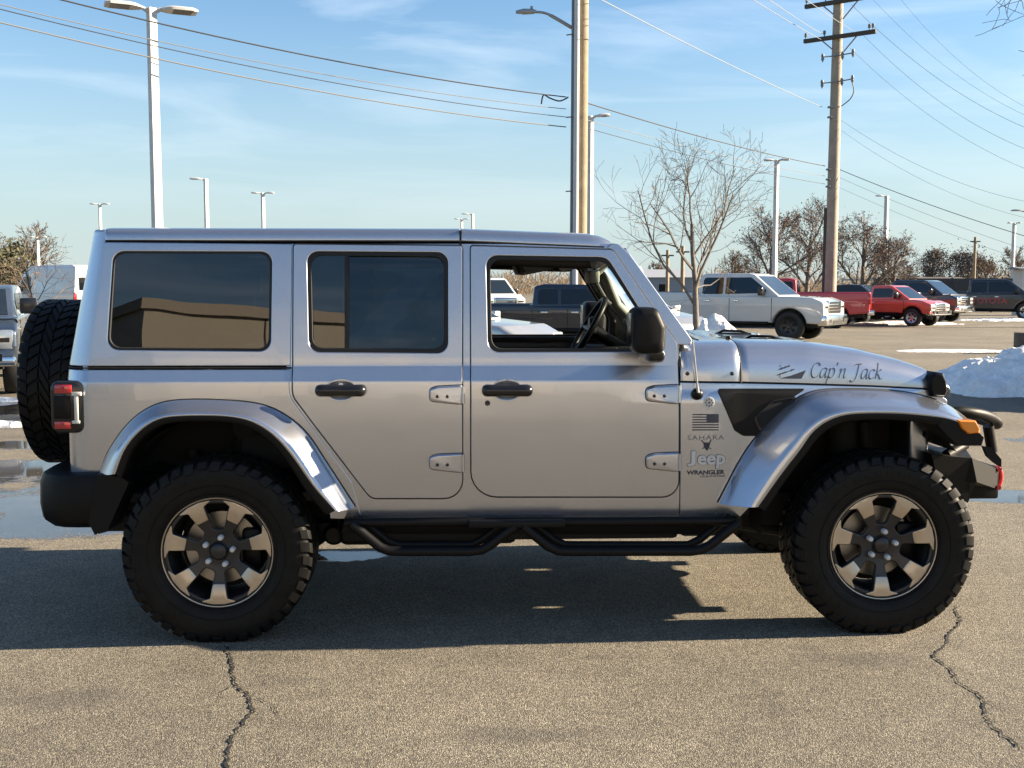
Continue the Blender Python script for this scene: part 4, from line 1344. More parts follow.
def pen(text, unit, slant=.16, nib=.17, ang=40, thin=.045):
    mb = MB(); x = 0
    na = Vector((math.cos(R(ang)), math.sin(R(ang)))) * nib / 2
    for ch in text:
        adv, strokes = GL[ch]
        for st in strokes:
            pts = [Vector(p) for p in catmull([tuple(p) for p in st], 5)]
            vs = []
            n = len(pts)
            for i, p in enumerate(pts):
                t = (pts[min(i + 1, n - 1)] - pts[max(i - 1, 0)]).normalized()
                nn = Vector((-t.y, t.x))
                k = na.dot(nn)
                wd = math.copysign(max(abs(k), thin / 2), k if k else 1)
                wd = abs(wd)
                for s in (1, -1):
                    q = p + nn * wd * s
                    vs.append(((x + q.x + q.y * slant) * unit, q.y * unit, 0))
            mb.add(vs, [(2 * i, 2 * i + 1, 2 * i + 3, 2 * i + 2) for i in range(n - 1)])
        x += adv
    return mb, x
mb, wd_ = pen("Cap'n Jack", 1.0)
x0, z0 = sp(809.5, 377.2); x1_, z1_ = sp(883, 379.2)
un = (x1_ - x0) / (wd_ + .15)
me = mb.mesh('t', 0, False)
slope = (z1_ - z0) / (x1_ - x0)
bm = bmesh.new(); bm.from_mesh(me)
for v in bm.verts:
    X = x0 + v.co.x * un
    Z = z0 + v.co.y * un * 1.02 + (X - x0) * slope
    v.co = Vector(hood_map(X, Z, .0012))
bm.to_mesh(me); bm.free()
me.name = 'hood_lettering'; link('hood_lettering', me, M['decal_dark'], hood)
# the ship beside it: hull wedge and rows of ragged sails
mb = MB()
def hp_(pts):
    vs = [hood_map(*sp(u, v), .0012) for u, v in pts]
    mb.add(vs, [tuple(range(len(vs)))])
hp_([(779, 378.3), (790, 375.6), (805.5, 370), (801, 378.6)])
rs_ = random.Random(3)
for (ua, va), (ub, vb), n in (((777.5, 374.8), (793, 369.5), 9), ((779, 369.2), (788.5, 366), 6)):
    for k in range(n):
        t = k / (n - 1); u = ua + (ub - ua) * t; v = va + (vb - va) * t
        h = rs_.uniform(.5, 1.5)
        hp_([(u - .9, v + h * .8), (u - .9, v - h * .6), (u + .9, v - h), (u + .9, v + h * .4)])
hp_([(779, 377.6), (779.4, 364.5), (780, 364.5), (779.8, 377.6)])
mb.build('ship_decal', M['decal_dark'], hood, 0)

def fender_text(body, u0, v0, u1, height_px, mt, nm, half=.001, off=0, shear=0, space=1.0, w0=.0012, bold=0.0):
    me = text_mesh(body, 1.0, 0.0 if half is None else half, shear, bold, space)
    bm = bmesh.new(); bm.from_mesh(me)
    xs = [v.co.x for v in bm.verts]; ys = [v.co.y for v in bm.verts]
    xa, za = sp(u0, v0); xb_, zb_ = sp(u1, v0)
    sx = (xb_ - xa) / (max(xs) - min(xs))
    hgt = sp(u0, v0 - height_px)[1] - za
    sy = hgt / (max(ys) - min(ys))
    for v in bm.verts:
        v.co = Vector(side_map(xa + (v.co.x - min(xs)) * sx, za + (v.co.y - min(ys)) * sy, w0 + v.co.z))
    bm.to_mesh(me); bm.free(); me.update()
    return link(nm, me, mt, fender[0])
# flag, stars to the front
mb = MB()
def fp(u0, v0, u1, v1, w=.0012):
    n = max(2, int((u1 - u0) / 2))
    vs = []
    for i in range(n + 1):
        u = u0 + (u1 - u0) * i / n
        vs += [side_map(*sp(u, v0), w), side_map(*sp(u, v1), w)]
    mb.add(vs, [(2 * i, 2 * i + 1, 2 * i + 3, 2 * i + 2) for i in range(n)])
for k in range(7):
    v0 = 414 + k * 2.55
    fp(692.3, v0, 706.5 if k < 4 else 718.7, v0 + 1.15)
fp(706.6, 414, 718.7, 422.9, .0013)
mb.build('flag_decal', M['decal_dark'], fender[0], 0)
M['badge_dim'] = mat('badge_dim', (.20, .20, .20), .5, .1)
fender_text('SAHARA', 687.5, 440, 724, 4.6, M['badge_dim'], 'model_lettering', space=1.15, half=.0006)
fender_text('WRANGLER', 686.5, 474.8, 724.5, 4.4, M['decal_dark'], 'name_lettering', half=.0008, bold=.03)
fender_text('UNLIMITED', 700, 477.4, 725, 1.9, M['decal_dark'], 'name_lettering', half=.0006, space=1.1)
# the raised name: even round strokes with a dark outline under them
fender_text('J', 686.6, 466.6, 695.6, 16.0, M['decal_grey'], 'name_outline', half=.0006, bold=.05, w0=.0014)
fender_text('J', 687.1, 466.0, 695.1, 14.9, M['badge'], 'name_badge', half=.003, bold=.025, w0=.0035)
ua = 697.2
fender_text('eep', ua - .5, 469.3, 725.3, 14.6, M['decal_grey'], 'name_outline', half=.0006, bold=.05, w0=.0014)
fender_text('eep', ua, 468.8, 724.7, 13.6, M['badge'], 'name_badge', half=.003, bold=.025, w0=.0035)
# horned skull
mb = MB()
def fpoly(pts, w=.0012):
    vs = [side_map(*sp(u, v), w) for u, v in pts]; mb.add(vs, [tuple(range(len(vs)))])
fpoly([(703.6, 443.2), (706, 442.4), (709, 442.6), (710.2, 444), (709.2, 447), (707.8, 450.2), (706.4, 450.6), (705, 448.4), (703.6, 446)])
fpoly([(703.8, 443.6), (700.8, 440.2), (701.6, 439.8), (705.2, 442.8)]); fpoly([(709.8, 443.8), (711.8, 439.8), (711, 439.6), (708.6, 442.8)])
fpoly([(702.2, 448.2), (704.6, 447), (704.8, 447.8), (702.4, 449)]); fpoly([(711.2, 448.6), (709.4, 447.2), (709.2, 448), (711, 449.6)])
mb.build('skull_decal', M['decal_dark'], fender[0], 0)
# round trail badge
mb = MB(); x, z = sp(709, 402.5)
y = side_map(x, z, 0)[1]
mb.lathe([(.0001, -.004), (.022, -.004), (.026, -.003), (.027, .001)], 28, 'Y', c=(x, y, z)); bd = mb.build('trail_badge', M['badge'], fender[0])
mb = MB()
for a0 in range(8):
    t = a0 * math.pi / 4
    mb.lathe([(.0001, -.001), (.0045, -.0008), (.0045, .001)], 8, 'Y', c=(x + .0155 * math.cos(t), y - .0045, z + .0155 * math.sin(t)))
mb.lathe([(.0001, -.001), (.006, -.0008), (.006, .001)], 10, 'Y', c=(x, y - .0045, z))
mb.build('badge_relief', M['decal_grey'], bd)
# ------------------------------------------------------------------ the lot behind: vehicles
M['tyre_far'] = mat('tyre_far', (0.008, 0.008, 0.008), 0.7)
M['alloy'] = mat('alloy', (0.45, 0.45, 0.46), 0.3, 0.9)
M['car_glass'] = mat('car_glass', (0.006, 0.008, 0.011), 0.03, spec=0.55)
M['car_glass_blue'] = mat('windshield_glass', (0.012, 0.018, 0.024), 0.03, spec=0.75)
M['lamp'] = mat('headlamp', (0.62, 0.62, 0.60), 0.1, 0.3, coat=1)
def paint(nm, col, metal=0.0, rough=0.35): return mat(nm, col, rough, metal, 1.0, 0.03)

def far_wheel(parent, x, y, r, w, side, rim=None):
    e = bpy.data.objects.new('wheel', None); C.objects.link(e); e.parent = parent; e.location = (x, y, r); e.empty_display_size = .1
    mb = MB(); prof = [(.60 * r, -w * .40), (.66 * r, -w * .48), (.80 * r, -w * .5), (.94 * r, -w * .47), (r, -w * .36), (r, w * .36), (.94 * r, w * .47), (.8 * r, w * .5), (.6 * r, w * .4)]
    mb.lathe(prof, 32, 'Y'); mb.build('tyre', M['tyre_far'], e)
    mb = MB(); s = side
    mb.lathe([(.0001, s * w * .34), (.14 * r, s * w * .36), (.2 * r, s * w * .28), (.5 * r, s * w * .30), (.58 * r, s * w * .40), (.63 * r, s * w * .44), (.62 * r, s * w * .2), (.55 * r, -s * w * .3)], 32, 'Y')
    mb.build('rim', rim or M['alloy'], e)
    mb = MB()
    for k in range(6):
        a = k * math.pi / 3 + .3
        q = rpoly([(*polar(.26 * r, a - .22), .01), (*polar(.50 * r, a - .30), .02), (*polar(.50 * r, a + .30), .02), (*polar(.26 * r, a + .22), .01)], seg=2)
        mb.add([(p[0], s * w * .325, p[1]) for p in q], [tuple(range(len(q)))])
    mb.build('rim_opening', M['cavity'], e)

def vehicle(nm, label, cat, loc, rz, W, top, sill, wheels, pm, gh=None, wins=(), ws=None, bl=None, roofk=.20, trim=(), group=None, rim=None, belt_in=.05, bev=.06, extra=None, glass=None, scale=1.0):
    """top: body outline from the rear sill up, over and down to the front sill; gh: cabin outline; wins: side window outlines"""
    v = thing(nm, label, cat, loc, rz, group)
    v.scale = (scale,) * 3
    out = [tuple(p) for p in top]
    for x, r, ra in sorted(wheels, key=lambda q: -q[0]):
        a0 = math.asin(max(-1, min(1, (sill - r) / ra)))
        for k in range(15):
            a = a0 + (math.pi - 2 * a0) * k / 14
            out.append((x + ra * math.cos(a), r + ra * math.sin(a), 0))
    me = curve_mesh([rpoly(out, seg=4)], W / 2, bev, 3)
    zmid = sum(p[1] for p in top) / len(top)
    me = warp(me, lambda u, v_, w: (u, -w * (1 - .05 * max(0, v_ - zmid) - .04 * max(0, .75 - v_)), v_), [], [.5 + .1 * i for i in range(8)], nrm=False, smooth=42)
    body = link('body', me, pm, v)
    x0 = min(p[0] for p in top); x1 = max(p[0] for p in top)
    mb = MB(); mb.box((x0 + .25, -W / 2 + .22, sill - .12), (x1 - .25, W / 2 - .22, sill + .45)); mb.build('chassis', M['cavity'], v)
    for x, r, ra in wheels:
        for s in (-1, 1): far_wheel(v, x, s * (W / 2 - .13), r, .26, s, rim)
    if gh:
        zb = min(p[1] for p in gh)
        def gy_(z): return W / 2 - belt_in - (z - zb) * roofk
        g = rpoly(gh, seg=4)
        rr_ = [[(p[0], s * gy_(p[1]), p[1]) for p in g] for s in (-1, 1)]
        me = curve_mesh([g], 1.0, .0, 1)
        zr = max(p[1] for p in gh)
        cm_ = curve_mesh([g], .5, .03, 2)
        cm_ = warp(cm_, lambda u, v_, w: (u, -2 * w * gy_(v_), v_), [], [zb + (zr - zb) * k / 6 for k in range(1, 6)], nrm=False, smooth=45)
        bpy.data.meshes.remove(me)
        cabp = link('cabin', cm_, pm, v)
        for wn_ in wins:
            for s in (-1, 1):
                m_ = curve_mesh([rpoly(wn_, seg=3)], .004, .0)
                m_ = warp(m_, lambda u, v_, w: (u, s * (gy_(v_) + .006 + w), v_), nrm=False)
                link('side_window', m_, glass or M['car_glass'], cabp)
        def pane(nm_, a, b, mt, k0=.08, k1=.92, inset=.10):
            a = Vector((a[0], 0, a[1])); b = Vector((b[0], 0, b[1]))
            d = (b - a); n = Vector((d.z, 0, -d.x)).normalized()
            p0, p1 = a + d * k0, a + d * k1
            if n.x * (1 if a.x > b.x else -1) < 0: n = -n
            mb = MB()
            vs = []
            for p in (p0, p1):
                y = gy_(p.z) - inset
                vs += [p + Vector((0, -y, 0)), p + Vector((0, y, 0))]
            vs2 = [q + n * .008 for q in vs]; vs1 = [q - n * .01 for q in vs]
            mb.add(vs2 + vs1, [(0, 1, 3, 2), (4, 6, 7, 5), (0, 4, 5, 1), (1, 5, 7, 3), (3, 7, 6, 2), (2, 6, 4, 0)])
            mb.build(nm_, mt, cabp, 0)
        if ws: pane('windshield', *ws, M['car_glass_blue'])
        if bl: pane('rear_window', *bl, M['car_glass'])
    if extra: extra(v, W)
    return v

def strip(v, nm, mt, a, b, r=0.0):
    mb = MB()
    if r: mb.bbox(a, b, r)
    else: mb.box(a, b)
    return mb.build(nm, mt, v)
def both(v, nm, mt, a, b, r=0.0):
    for s in (-1, 1):
        ya, yb = sorted((s * a[1], s * b[1])); strip(v, nm, mt, (a[0], ya, a[2]), (b[0], yb, b[2]), r)

def pickup(nm, label, loc, rz, pm, L_=5.9, W=2.0, hood=1.22, belt=1.20, roof=1.93, rail=1.32, wr=.41, cab=(-.35, 1.75), front='chrome', single=False, group=None, rim=None, cover=True, bumper=None, scale=1.0, grille_mt=None, lamp_mt=None):
    """x = 0 at mid wheelbase; nose to +x"""
    wb = L_ * .62
    xf = wb / 2 + L_ * .165; xr_ = xf - L_
    c0, c1 = cab
    bm_ = bumper or M['chrome']
    top = [(xr_ + .04, .58, .02), (xr_, 1.0, .02), (xr_ + .01, rail, .03), (c0 - .03, rail, .02), (c0 - .02, belt + .05, 0), (c1 + .35, belt + .04, .1), (c1 + .75, hood, .2), (xf - .35, hood - .03, .3), (xf - .02, hood - .16, .12), (xf, .74, .05), (xf - .10, .50, .05)]
    sill = .52
    gh = [(c0, belt + .02, .02), (c0 + .05, roof - .06, .10), (c0 + .30, roof, .2), (c1 - .62, roof - .01, .25), (c1 - .45, roof - .05, .1), (c1 + .38, belt + .02, .02)]
    zt, zb = roof - .13, belt + .10
    if single:
        wins = [[(c0 + .12, zb, .05), (c0 + .15, zt, .08), (c1 - .52, zt, .06), (c1 + .10, zb + .02, .06)]]
    else:
        m_ = c0 + (c1 - .55 - c0) * .50
        wins = [[(c0 + .14, zb, .05), (c0 + .17, zt, .10), (m_ - .03, zt, .03), (m_ - .03, zb, .03)], [(m_ + .05, zb, .03), (m_ + .05, zt, .03), (c1 - .55, zt, .08), (c1 + .06, zb + .04, .06)]]
    def ex(v, W):
        hw = W / 2
        # face
        g = strip(v, 'grille', grille_mt or M['chrome'], (xf - .08, -hw + .42, hood - .50), (xf + .015, hw - .42, hood - .12), .02)
        for k in range(4): strip(g, 'grille_bar', M['gloss_black'], (xf + .005, -hw + .47, hood - .475 + k * .088), (xf + .022, hw - .47, hood - .475 + k * .088 + .055))
        both(v, 'headlight', lamp_mt or M['lamp'], (xf - .22, hw - .41, hood - .44), (xf - .0, hw - .045, hood - .16), .03)
        both(v, 'headlight_bezel', M['gloss_black'], (xf - .08, hw - .37, hood - .335), (xf + .006, hw - .10, hood - .275))
        strip(v, 'bumper', bm_, (xf - .22, -hw + .02, .46), (xf + .10, hw - .02, hood - .53), .05)
        strip(v, 'air_intake', M['cavity'], (xf + .08, -.45, .50), (xf + .106, .45, .60))
        both(v, 'fog_light', M['cavity'], (xf + .08, .58, .54), (xf + .105, .78, .64))
        # tail
        strip(v, 'rear_bumper', bm_, (xr_ - .14, -hw + .04, .50), (xr_ + .10, hw - .04, .68), .03)
        both(v, 'tail_light', M['red_lens'], (xr_ - .012, hw - .20, rail - .46), (xr_ + .12, hw + .002, rail - .06), .02)
        strip(v, 'tailgate', pm, (xr_ - .012, -hw + .22, .70), (xr_ + .04, hw - .22, rail - .01), .012)
        strip(v, 'bed_shade_cover' if cover else 'bed_shade_sheet', M['dark_trim'], (xr_ + .06, -hw + .07, rail - .02), (c0 - .06, hw - .07, rail + (.012 if cover else .004)), .006)  # black sheet at rail height, standing in for the shaded hollow of the bed
        both(v, 'mirror', M['gloss_black'], (c1 - .22, hw - .02, belt + .06), (c1 - .06, hw + .22, belt + .30), .03)
        both(v, 'door_handle', pm if front != 'chrome' else M['chrome'], (c0 + .22 if not single else c0 + .1, hw - .002, belt - .12), (c0 + .40 if not single else c0 + .26, hw + .025, belt - .08), .01)
        if not single: both(v, 'door_handle', pm if front != 'chrome' else M['chrome'], (c0 + (c1 - c0) * .52, hw - .002, belt - .12), (c0 + (c1 - c0) * .52 + .18, hw + .025, belt - .08), .01)
        for x in ((c0 + .02, c1 + .12) if single else (c0 + .02, c0 + (c1 - c0) * .47, c1 + .14)): both(v, 'door_gap', M['seal'], (x - .008, hw - .03, .58), (x + .008, hw + .0015, belt - .02))
        both(v, 'rocker_trim', M['dark_trim'], (-wb / 2 + wr + .2, hw - .10, .47), (wb / 2 - wr - .2, hw + .012, .56), .01)
        both(v, 'running_board', M['dark_trim'], (c0 - .1, hw - .12, .40), (c1 + .2, hw + .06, .45), .015)
    gl = M['car_glass']
    return vehicle(nm, label, 'pickup truck', loc, rz, W, top, sill, [(-wb / 2, wr, wr + .10), (wb / 2, wr, wr + .10)], pm, gh, wins, ((c1 + .38, belt + .02), (c1 - .47, roof - .04)), ((c0, belt + .04), (c0 + .06, roof - .05)), group=group, extra=ex, rim=rim, scale=scale)

def sedan(nm, label, loc, rz, pm, L_=4.6, W=1.8, group=None, hood=.92, roof=1.45):
    xf, xr_ = L_ / 2, -L_ / 2
    top = [(xr_ + .08, .30, .05), (xr_, .62, .1), (xr_ + .06, 1.0, .1), (xr_ + .55, 1.03, .1), (xf - 1.35, .98, .2), (xf - .45, hood - .06, .3), (xf - .06, .70, .15), (xf, .5, .1), (xf - .08, .24, .05)]
    gh = [(xr_ + .45, 1.0, .05), (xr_ + 1.05, roof - .06, .3), (xr_ + 1.75, roof, .5), (xf - 2.35, roof - .03, .4), (xf - 1.35, .97, .02)]
    m_ = -.15
    wins = [[(xr_ + .90, 1.04, .04), (xr_ + 1.22, roof - .10, .1), (m_ - .03, roof - .08, .03), (m_ - .03, 1.04, .03)], [(m_ + .04, 1.04, .03), (m_ + .04, roof - .08, .03), (xf - 2.38, roof - .11, .08), (xf - 1.72, 1.04, .05)]]
    def ex(v, W):
        hw = W / 2
        both(v, 'headlight', M['lamp'], (xf - .48, hw - .42, .62), (xf - .10, hw - .03, .75), .04)
        strip(v, 'grille', M['gloss_black'], (xf - .12, -.5, .34), (xf + .004, .5, .58), .02)
        both(v, 'tail_light', M['red_lens'], (xr_ - .004, hw - .40, .72), (xr_ + .2, hw - .02, .88), .03)
        both(v, 'mirror', pm, (xf - 1.72, hw - .02, .98), (xf - 1.58, hw + .18, 1.12), .03)
        for x in (xr_ + 1.3, m_, xf - 1.45): both(v, 'door_gap', M['seal'], (x - .006, hw - .03, .40), (x + .006, hw + .0012, .94))
    return vehicle(nm, label, 'car', loc, rz, W, top, .28, [(xr_ + .95, .33, .37), (xf - .92, .33, .37)], pm, gh, wins, ((xf - 1.35, .97), (xf - 2.37, roof - .02)), ((xr_ + .45, 1.0), (xr_ + 1.07, roof - .05)), group=group, extra=ex, bev=.12, roofk=.30)

P_white = paint('white_paint', (0.60, 0.60, 0.59)); P_red = paint('red_paint', (0.50, 0.03, 0.04)); P_orange = paint('faded_red_paint', (0.56, 0.075, 0.045))
P_black = paint('black_paint', (0.012, 0.013, 0.018)); P_navy = paint('navy_paint', (0.012, 0.020, 0.035), .3); P_slate = paint('slate_paint', (0.12, 0.155, 0.20), .6)
P_vanw = paint('van_white', (0.62, 0.62, 0.62)); P_sil = paint('silver_far', (0.50, 0.50, 0.49), .6)
def at_(u, d): return (gx(u, d), d, 0)
pickup('pickup_truck', 'white crew cab pickup facing right with chrome bumper behind the snow heap', at_(738, 34.6), R(-33), P_white, L_=6.3, W=2.03, hood=1.30, belt=1.27, roof=2.0, rail=1.42, wr=.43, cab=(-.95, 1.28), rim=M['rim_dark'])
pickup('pickup_truck', 'red pickup showing its tailgate and rear bumper beside the wooden utility pole', at_(789, 44.5), R(180 - 19), P_red, L_=5.9, W=2.0, hood=1.22, belt=1.26, roof=1.93, rail=1.38, wr=.40)
pickup('pickup_truck', 'small faded red single cab pickup with white sunlit nose', at_(886, 46.5), R(-46), P_orange, L_=4.9, W=1.72, hood=1.05, belt=1.05, roof=1.66, rail=1.12, wr=.36, cab=(-.35, 1.05), single=True, cover=False)
pickup('pickup_truck', 'black pickup with chrome grille parked behind the small faded red pickup', at_(905, 52), R(-42), P_black, L_=5.8, W=2.0, hood=1.26, roof=1.90, wr=.41)
pickup('pickup_truck', 'dark navy pickup seen through the open front window of the silver car', at_(556, 28.5), R(-6), P_navy, L_=5.4, W=1.85, hood=1.08, belt=1.06, roof=1.66, rail=1.15, wr=.37, cab=(-.55, 1.35), scale=1.0)
pickup('pickup_truck', 'slate blue pickup with chrome grille at the left edge behind the spare tyre', at_(-34, 18.0), R(-70), P_slate, L_=5.7, W=1.95, hood=1.14, belt=1.12, roof=1.62, wr=.40)
pickup('pickup_truck', 'white pickup with dark windshield farthest back in the open car window', at_(478, 52), R(-62), P_white, L_=5.9, W=2.0, hood=1.24, roof=2.0, wr=.42)
g = pickup('pickup_truck', 'black crew cab pickup with red lettering on its door at the right edge', at_(984, 54.5), R(-24), P_black, L_=5.9, W=2.0, hood=1.24, belt=1.22, roof=1.95, rail=1.35, wr=.42, cab=(-.75, 1.55))
mred = mat('sign_red', (0.45, 0.03, 0.06), 0.4)
for body, z, h in (('TOYOTA', .80, .26),):
    me = text_mesh(body, 1.0, .0)
    bm = bmesh.new(); bm.from_mesh(me)
    xs = [q.co.x for q in bm.verts]; ys = [q.co.y for q in bm.verts]
    for q in bm.verts: q.co = Vector((-.55 + (q.co.x - min(xs)) / (max(xs) - min(xs)) * 1.55, -1.008, z + (q.co.y - min(ys)) / (max(ys) - min(ys)) * h))
    bm.to_mesh(me); bm.free(); link('door_lettering', me, mred, g)
sedan('silver_sedan', 'silver sedan standing between the windshield post and the bare tree trunk', at_(628, 28.5), R(-58), P_sil, L_=4.7)
sedan('silver_sedan', 'silver sedan whose hood shows low in the open front window', at_(440, 21.2), R(-30), P_sil, L_=4.6, hood=.96)
sedan('dark_sedan', 'dark car mostly hidden behind the tailgate of the red pickup', at_(864, 56), R(-36), P_black, L_=4.7, W=1.85, roof=1.72)

# the white van on the left
def van_extra(v, W):
    hw = W / 2
    both(v, 'tail_light', M['red_lens'], (-2.96, hw - .14, .95), (-2.86, hw + .004, 1.35), .02)
    strip(v, 'rear_window', M['car_glass'], (-2.965, -.72, 1.45), (-2.93, -.06, 2.0)); strip(v, 'rear_window', M['car_glass'], (-2.965, .06, 1.45), (-2.93, .72, 2.0))
    strip(v, 'rear_bumper', M['dark_trim'], (-3.0, -hw + .05, .42), (-2.85, hw - .05, .60), .03)
    strip(v, 'bumper', M['dark_trim'], (2.72, -hw + .05, .35), (2.98, hw - .05, .68), .06)
    both(v, 'headlight', M['lamp'], (2.5, hw - .3, .85), (2.86, hw - .05, 1.10), .05)
    both(v, 'mirror', M['gloss_black'], (1.62, hw - .02, 1.22), (1.78, hw + .24, 1.52), .03)
    for x in (.55, 1.72): both(v, 'door_gap', M['seal'], (x - .01, hw - .03, .55), (x + .01, hw + .002, 1.3))
    both(v, 'rub_strip', M['dark_trim'], (-2.7, hw - .01, .72), (2.3, hw + .012, .80))
    both(v, 'door_handle', M['gloss_black'], (.65, hw, 1.12), (.82, hw + .03, 1.16), .01)
vtop = [(-2.9, .45, .04), (-2.94, 1.3, .03), (-2.92, 1.32, 0), (2.1, 1.32, .1), (2.70, 1.08, .2), (2.90, .80, .12), (2.92, .45, .05)]
vgh = [(-2.93, 1.28, .0), (-2.90, 2.44, .10), (-2.6, 2.54, .2), (.70, 2.54, .4), (1.25, 2.34, .3), (2.12, 1.28, .02)]
vehicle('cargo_van', 'white high roof cargo van behind the thin bare sapling', 'van', at_(60, 50.5), R(180 - 38), 2.02, vtop, .42, [(-1.75, .35, .42), (1.85, .35, .42)], P_vanw, vgh, [[(.66, 1.42, .05), (.70, 2.05, .1), (1.28, 2.05, .1), (1.82, 1.42, .06)]], ((2.12, 1.28), (1.22, 2.36)), None, roofk=.10, belt_in=.02, extra=van_extra)

# ------------------------------------------------------------------ light poles
M['pole_white'] = mat('pole_white', (0.55, 0.55, 0.53), 0.45, noise=(6, (0.47, 0.465, 0.44), 1))
M['pole_grey'] = mat('galvanised', (0.30, 0.31, 0.32), 0.45, 0.4)
M['concrete'] = mat('concrete', (0.30, 0.29, 0.27), 0.9, bump=(60, .3, .01))
def light_pole(label, u, d, vtop_, heads, r=.085, base=True, head=(.75, .34), arm=.25, square=True):
    ht = wp(u, vtop_, d).z
    t = thing('light_pole', label, 'light pole', (gx(u, d), d, 0), 0, 'parking lot light poles')
    n = 4 if square else 12
    k = 1.25 if square else 1
    mb = MB(); mb.tube([(0, 0, .55), (0, 0, ht * .5), (0, 0, ht)], [r * k, r * k * .93, r * k * .85], n); mb.build('pole', M['pole_white'], t, 30)
    mb = MB(); mb.lathe([(.0001, .75), (.26, .75), (.30, .72), (.30, 0)], 20, 'Z'); mb.build('base', M['concrete'], t)
    for dx, dy, tilt in heads:
        q = Matrix.Translation((0, 0, ht)) @ Matrix.Rotation(math.atan2(dy, dx), 4, 'Z')
        mb = MB(); mb.tube([q @ Vector((0, 0, -.12)), q @ Vector((r + arm * .5, 0, -.02)), q @ Vector((r + arm, 0, .0 + tilt * .1))], [.05, .045, .04], 8); mb.build('arm', M['pole_white'], t)
        w, h = head
        mb = MB()
        a = r + arm
        prof = [(-.5, .0), (.5, .0), (.5, .05), (.25, .10), (-.25, .10), (-.5, .05)]
        rings = [[q @ Vector((a + x_, p[0] * h * kk, p[1] * kk - .03 + tilt * x_)) for p in prof] for x_, kk in ((-.02, .5), (.10, .85), (.22, 1.0), (w - .1, 1.0), (w, .75))]
        mb.loft(rings, True, True); hd = mb.build('lamp_head', M['pole_white'], t, 30)
        mb = MB(); mb.add([q @ Vector((a + x_, y_ * h * .42, -.034 + tilt * x_)) for x_, y_ in ((.22, -1), (w - .1, -1), (w - .1, 1), (.22, 1))], [(0, 3, 2, 1)]); mb.build('lens', M['rim_dark'], hd)
    return t
LP = light_pole
LP('thick white double headed light pole rising above the rear of the silver car', 161, 24.5, 8, [(1, .45, .0), (-1, -.45, .0)], .108, head=(.72, .50), arm=.12)
LP('slim white light pole with one head pointing left, right of the thick white pole', 209, 62, 179, [(-1, 0, .02)], .12, head=(.65, .35), arm=.1)
LP('distant white double headed light pole midway between the roof and the thick pole', 265, 72, 193, [(1, 0, .02), (-1, 0, .02)], .12, head=(.5, .3), arm=.1)
LP('distant white double headed light pole just left of the silver car roof', 103, 84, 204, [(1, 0, .02), (-1, 0, .02)], .11, head=(.5, .3), arm=.1)
LP('short looking white light pole in front of the brown woods at far left', 40, 92, 237, [(1, 0, .02), (-1, 0, .02)], .13, head=(.5, .3), arm=.1)
LP('tiny light pole with a left head showing above the middle of the car roof', 473, 95, 214, [(-1, 0, .02)], .12, head=(.6, .3), arm=.2)
LP('faint smaller light pole beside the tiny one above the car roof', 462, 110, 219, [(1, 0, .02), (-1, 0, .02)], .11, head=(.5, .3), arm=.1)
LP('white double headed light pole close to the tall wooden utility pole', 589.5, 42, 116, [(1, 0, .06), (-1, 0, .06)], .105, head=(.5, .34), arm=.1)
LP('white double headed light pole behind the white pickup', 773.5, 56, 160, [(1, -.3, .0), (-1, .3, .0)], .115, head=(.45, .4), arm=.05)
LP('white light pole with one head pointing left above the red pickups', 883.5, 78, 196, [(-1, 0, .02)], .15, head=(.5, .3), arm=.1)
LP('white light pole topmost at the right edge of the lot', 1011, 82, 223, [(1, 0, .02), (-1, 0, .02)], .13, head=(.3, .3), arm=.05)
def cobra(label, u, d, v, du, name='street_light'):
    """street lamp on a curved arm that reaches in from a pole"""
    h = wp(u, v, d).z
    t = thing(name, label, 'street light', (gx(u, d), d, 0), 0)
    return t, h
# cobra lamp whose pole stands just outside on the right
t = thing('street_light', 'curved arm street light reaching in at the right edge above the parked trucks', 'street light', (gx(1046, 70), 70, 0))
h = wp(1046, 214, 70).z
mb = MB(); mb.tube([(0, 0, 0), (0, 0, h)], [.13, .09], 12); mb.build('pole', M['pole_grey'], t)
mb = MB(); mb.tube(catmull([(0, 0, h - .3), (-.8, 0, h + .05), (-1.8, 0, h + .18)], 5), .045, 8); mb.build('arm', M['pole_grey'], t)
mb = MB(); mb.loft([[(-1.75 - x, y * k * .16, h + .18 + z * k) for y, z in ((-1, 0), (1, 0), (1, .06), (.5, .11), (-.5, .11), (-1, .06))] for x, k in ((0, .5), (.15, .9), (.5, 1), (.68, .6))], True, True); mb.build('lamp_head', M['pole_grey'], t, 30)

# ------------------------------------------------------------------ utility poles and wires
M['pole_wood'] = mat('pole_wood', (0.30, 0.235, 0.155), 0.85, noise=(3, (0.22, 0.17, 0.115), 1), bump=(30, .4, .02))
M['pole_wood_pale'] = mat('pole_wood_pale', (0.36, 0.31, 0.245), 0.85, noise=(3, (0.27, 0.23, 0.185), 1), bump=(30, .4, .02))
M['wood_dark'] = mat('wood_dark', (0.055, 0.048, 0.042), 0.8)
M['conduit'] = mat('conduit', (0.52, 0.53, 0.52), 0.4)
M['conduit_dark'] = mat('conduit_dark', (0.16, 0.18, 0.20), 0.5)
M['wire_black'] = mat('wire_black', (0.03, 0.032, 0.036), 0.6)
M['wire_faint'] = mat('wire_faint', (0.25, 0.27, 0.29), 0.5)
M['wire_pale'] = mat('wire_pale', (0.17, 0.175, 0.18), 0.5)
DP = 31.0
t = thing('utility_pole', 'tall wooden utility pole with white conduit and a street lamp arm behind the car roof', 'utility pole', (gx(579.5, DP), DP, 0))
mb = MB(); mb.tube([(0, 0, 0), (.02, 0, 6), (.05, 0, 12.5)], [.185, .175, .155], 18); mb.build('wooden_pole', M['pole_wood'], t)
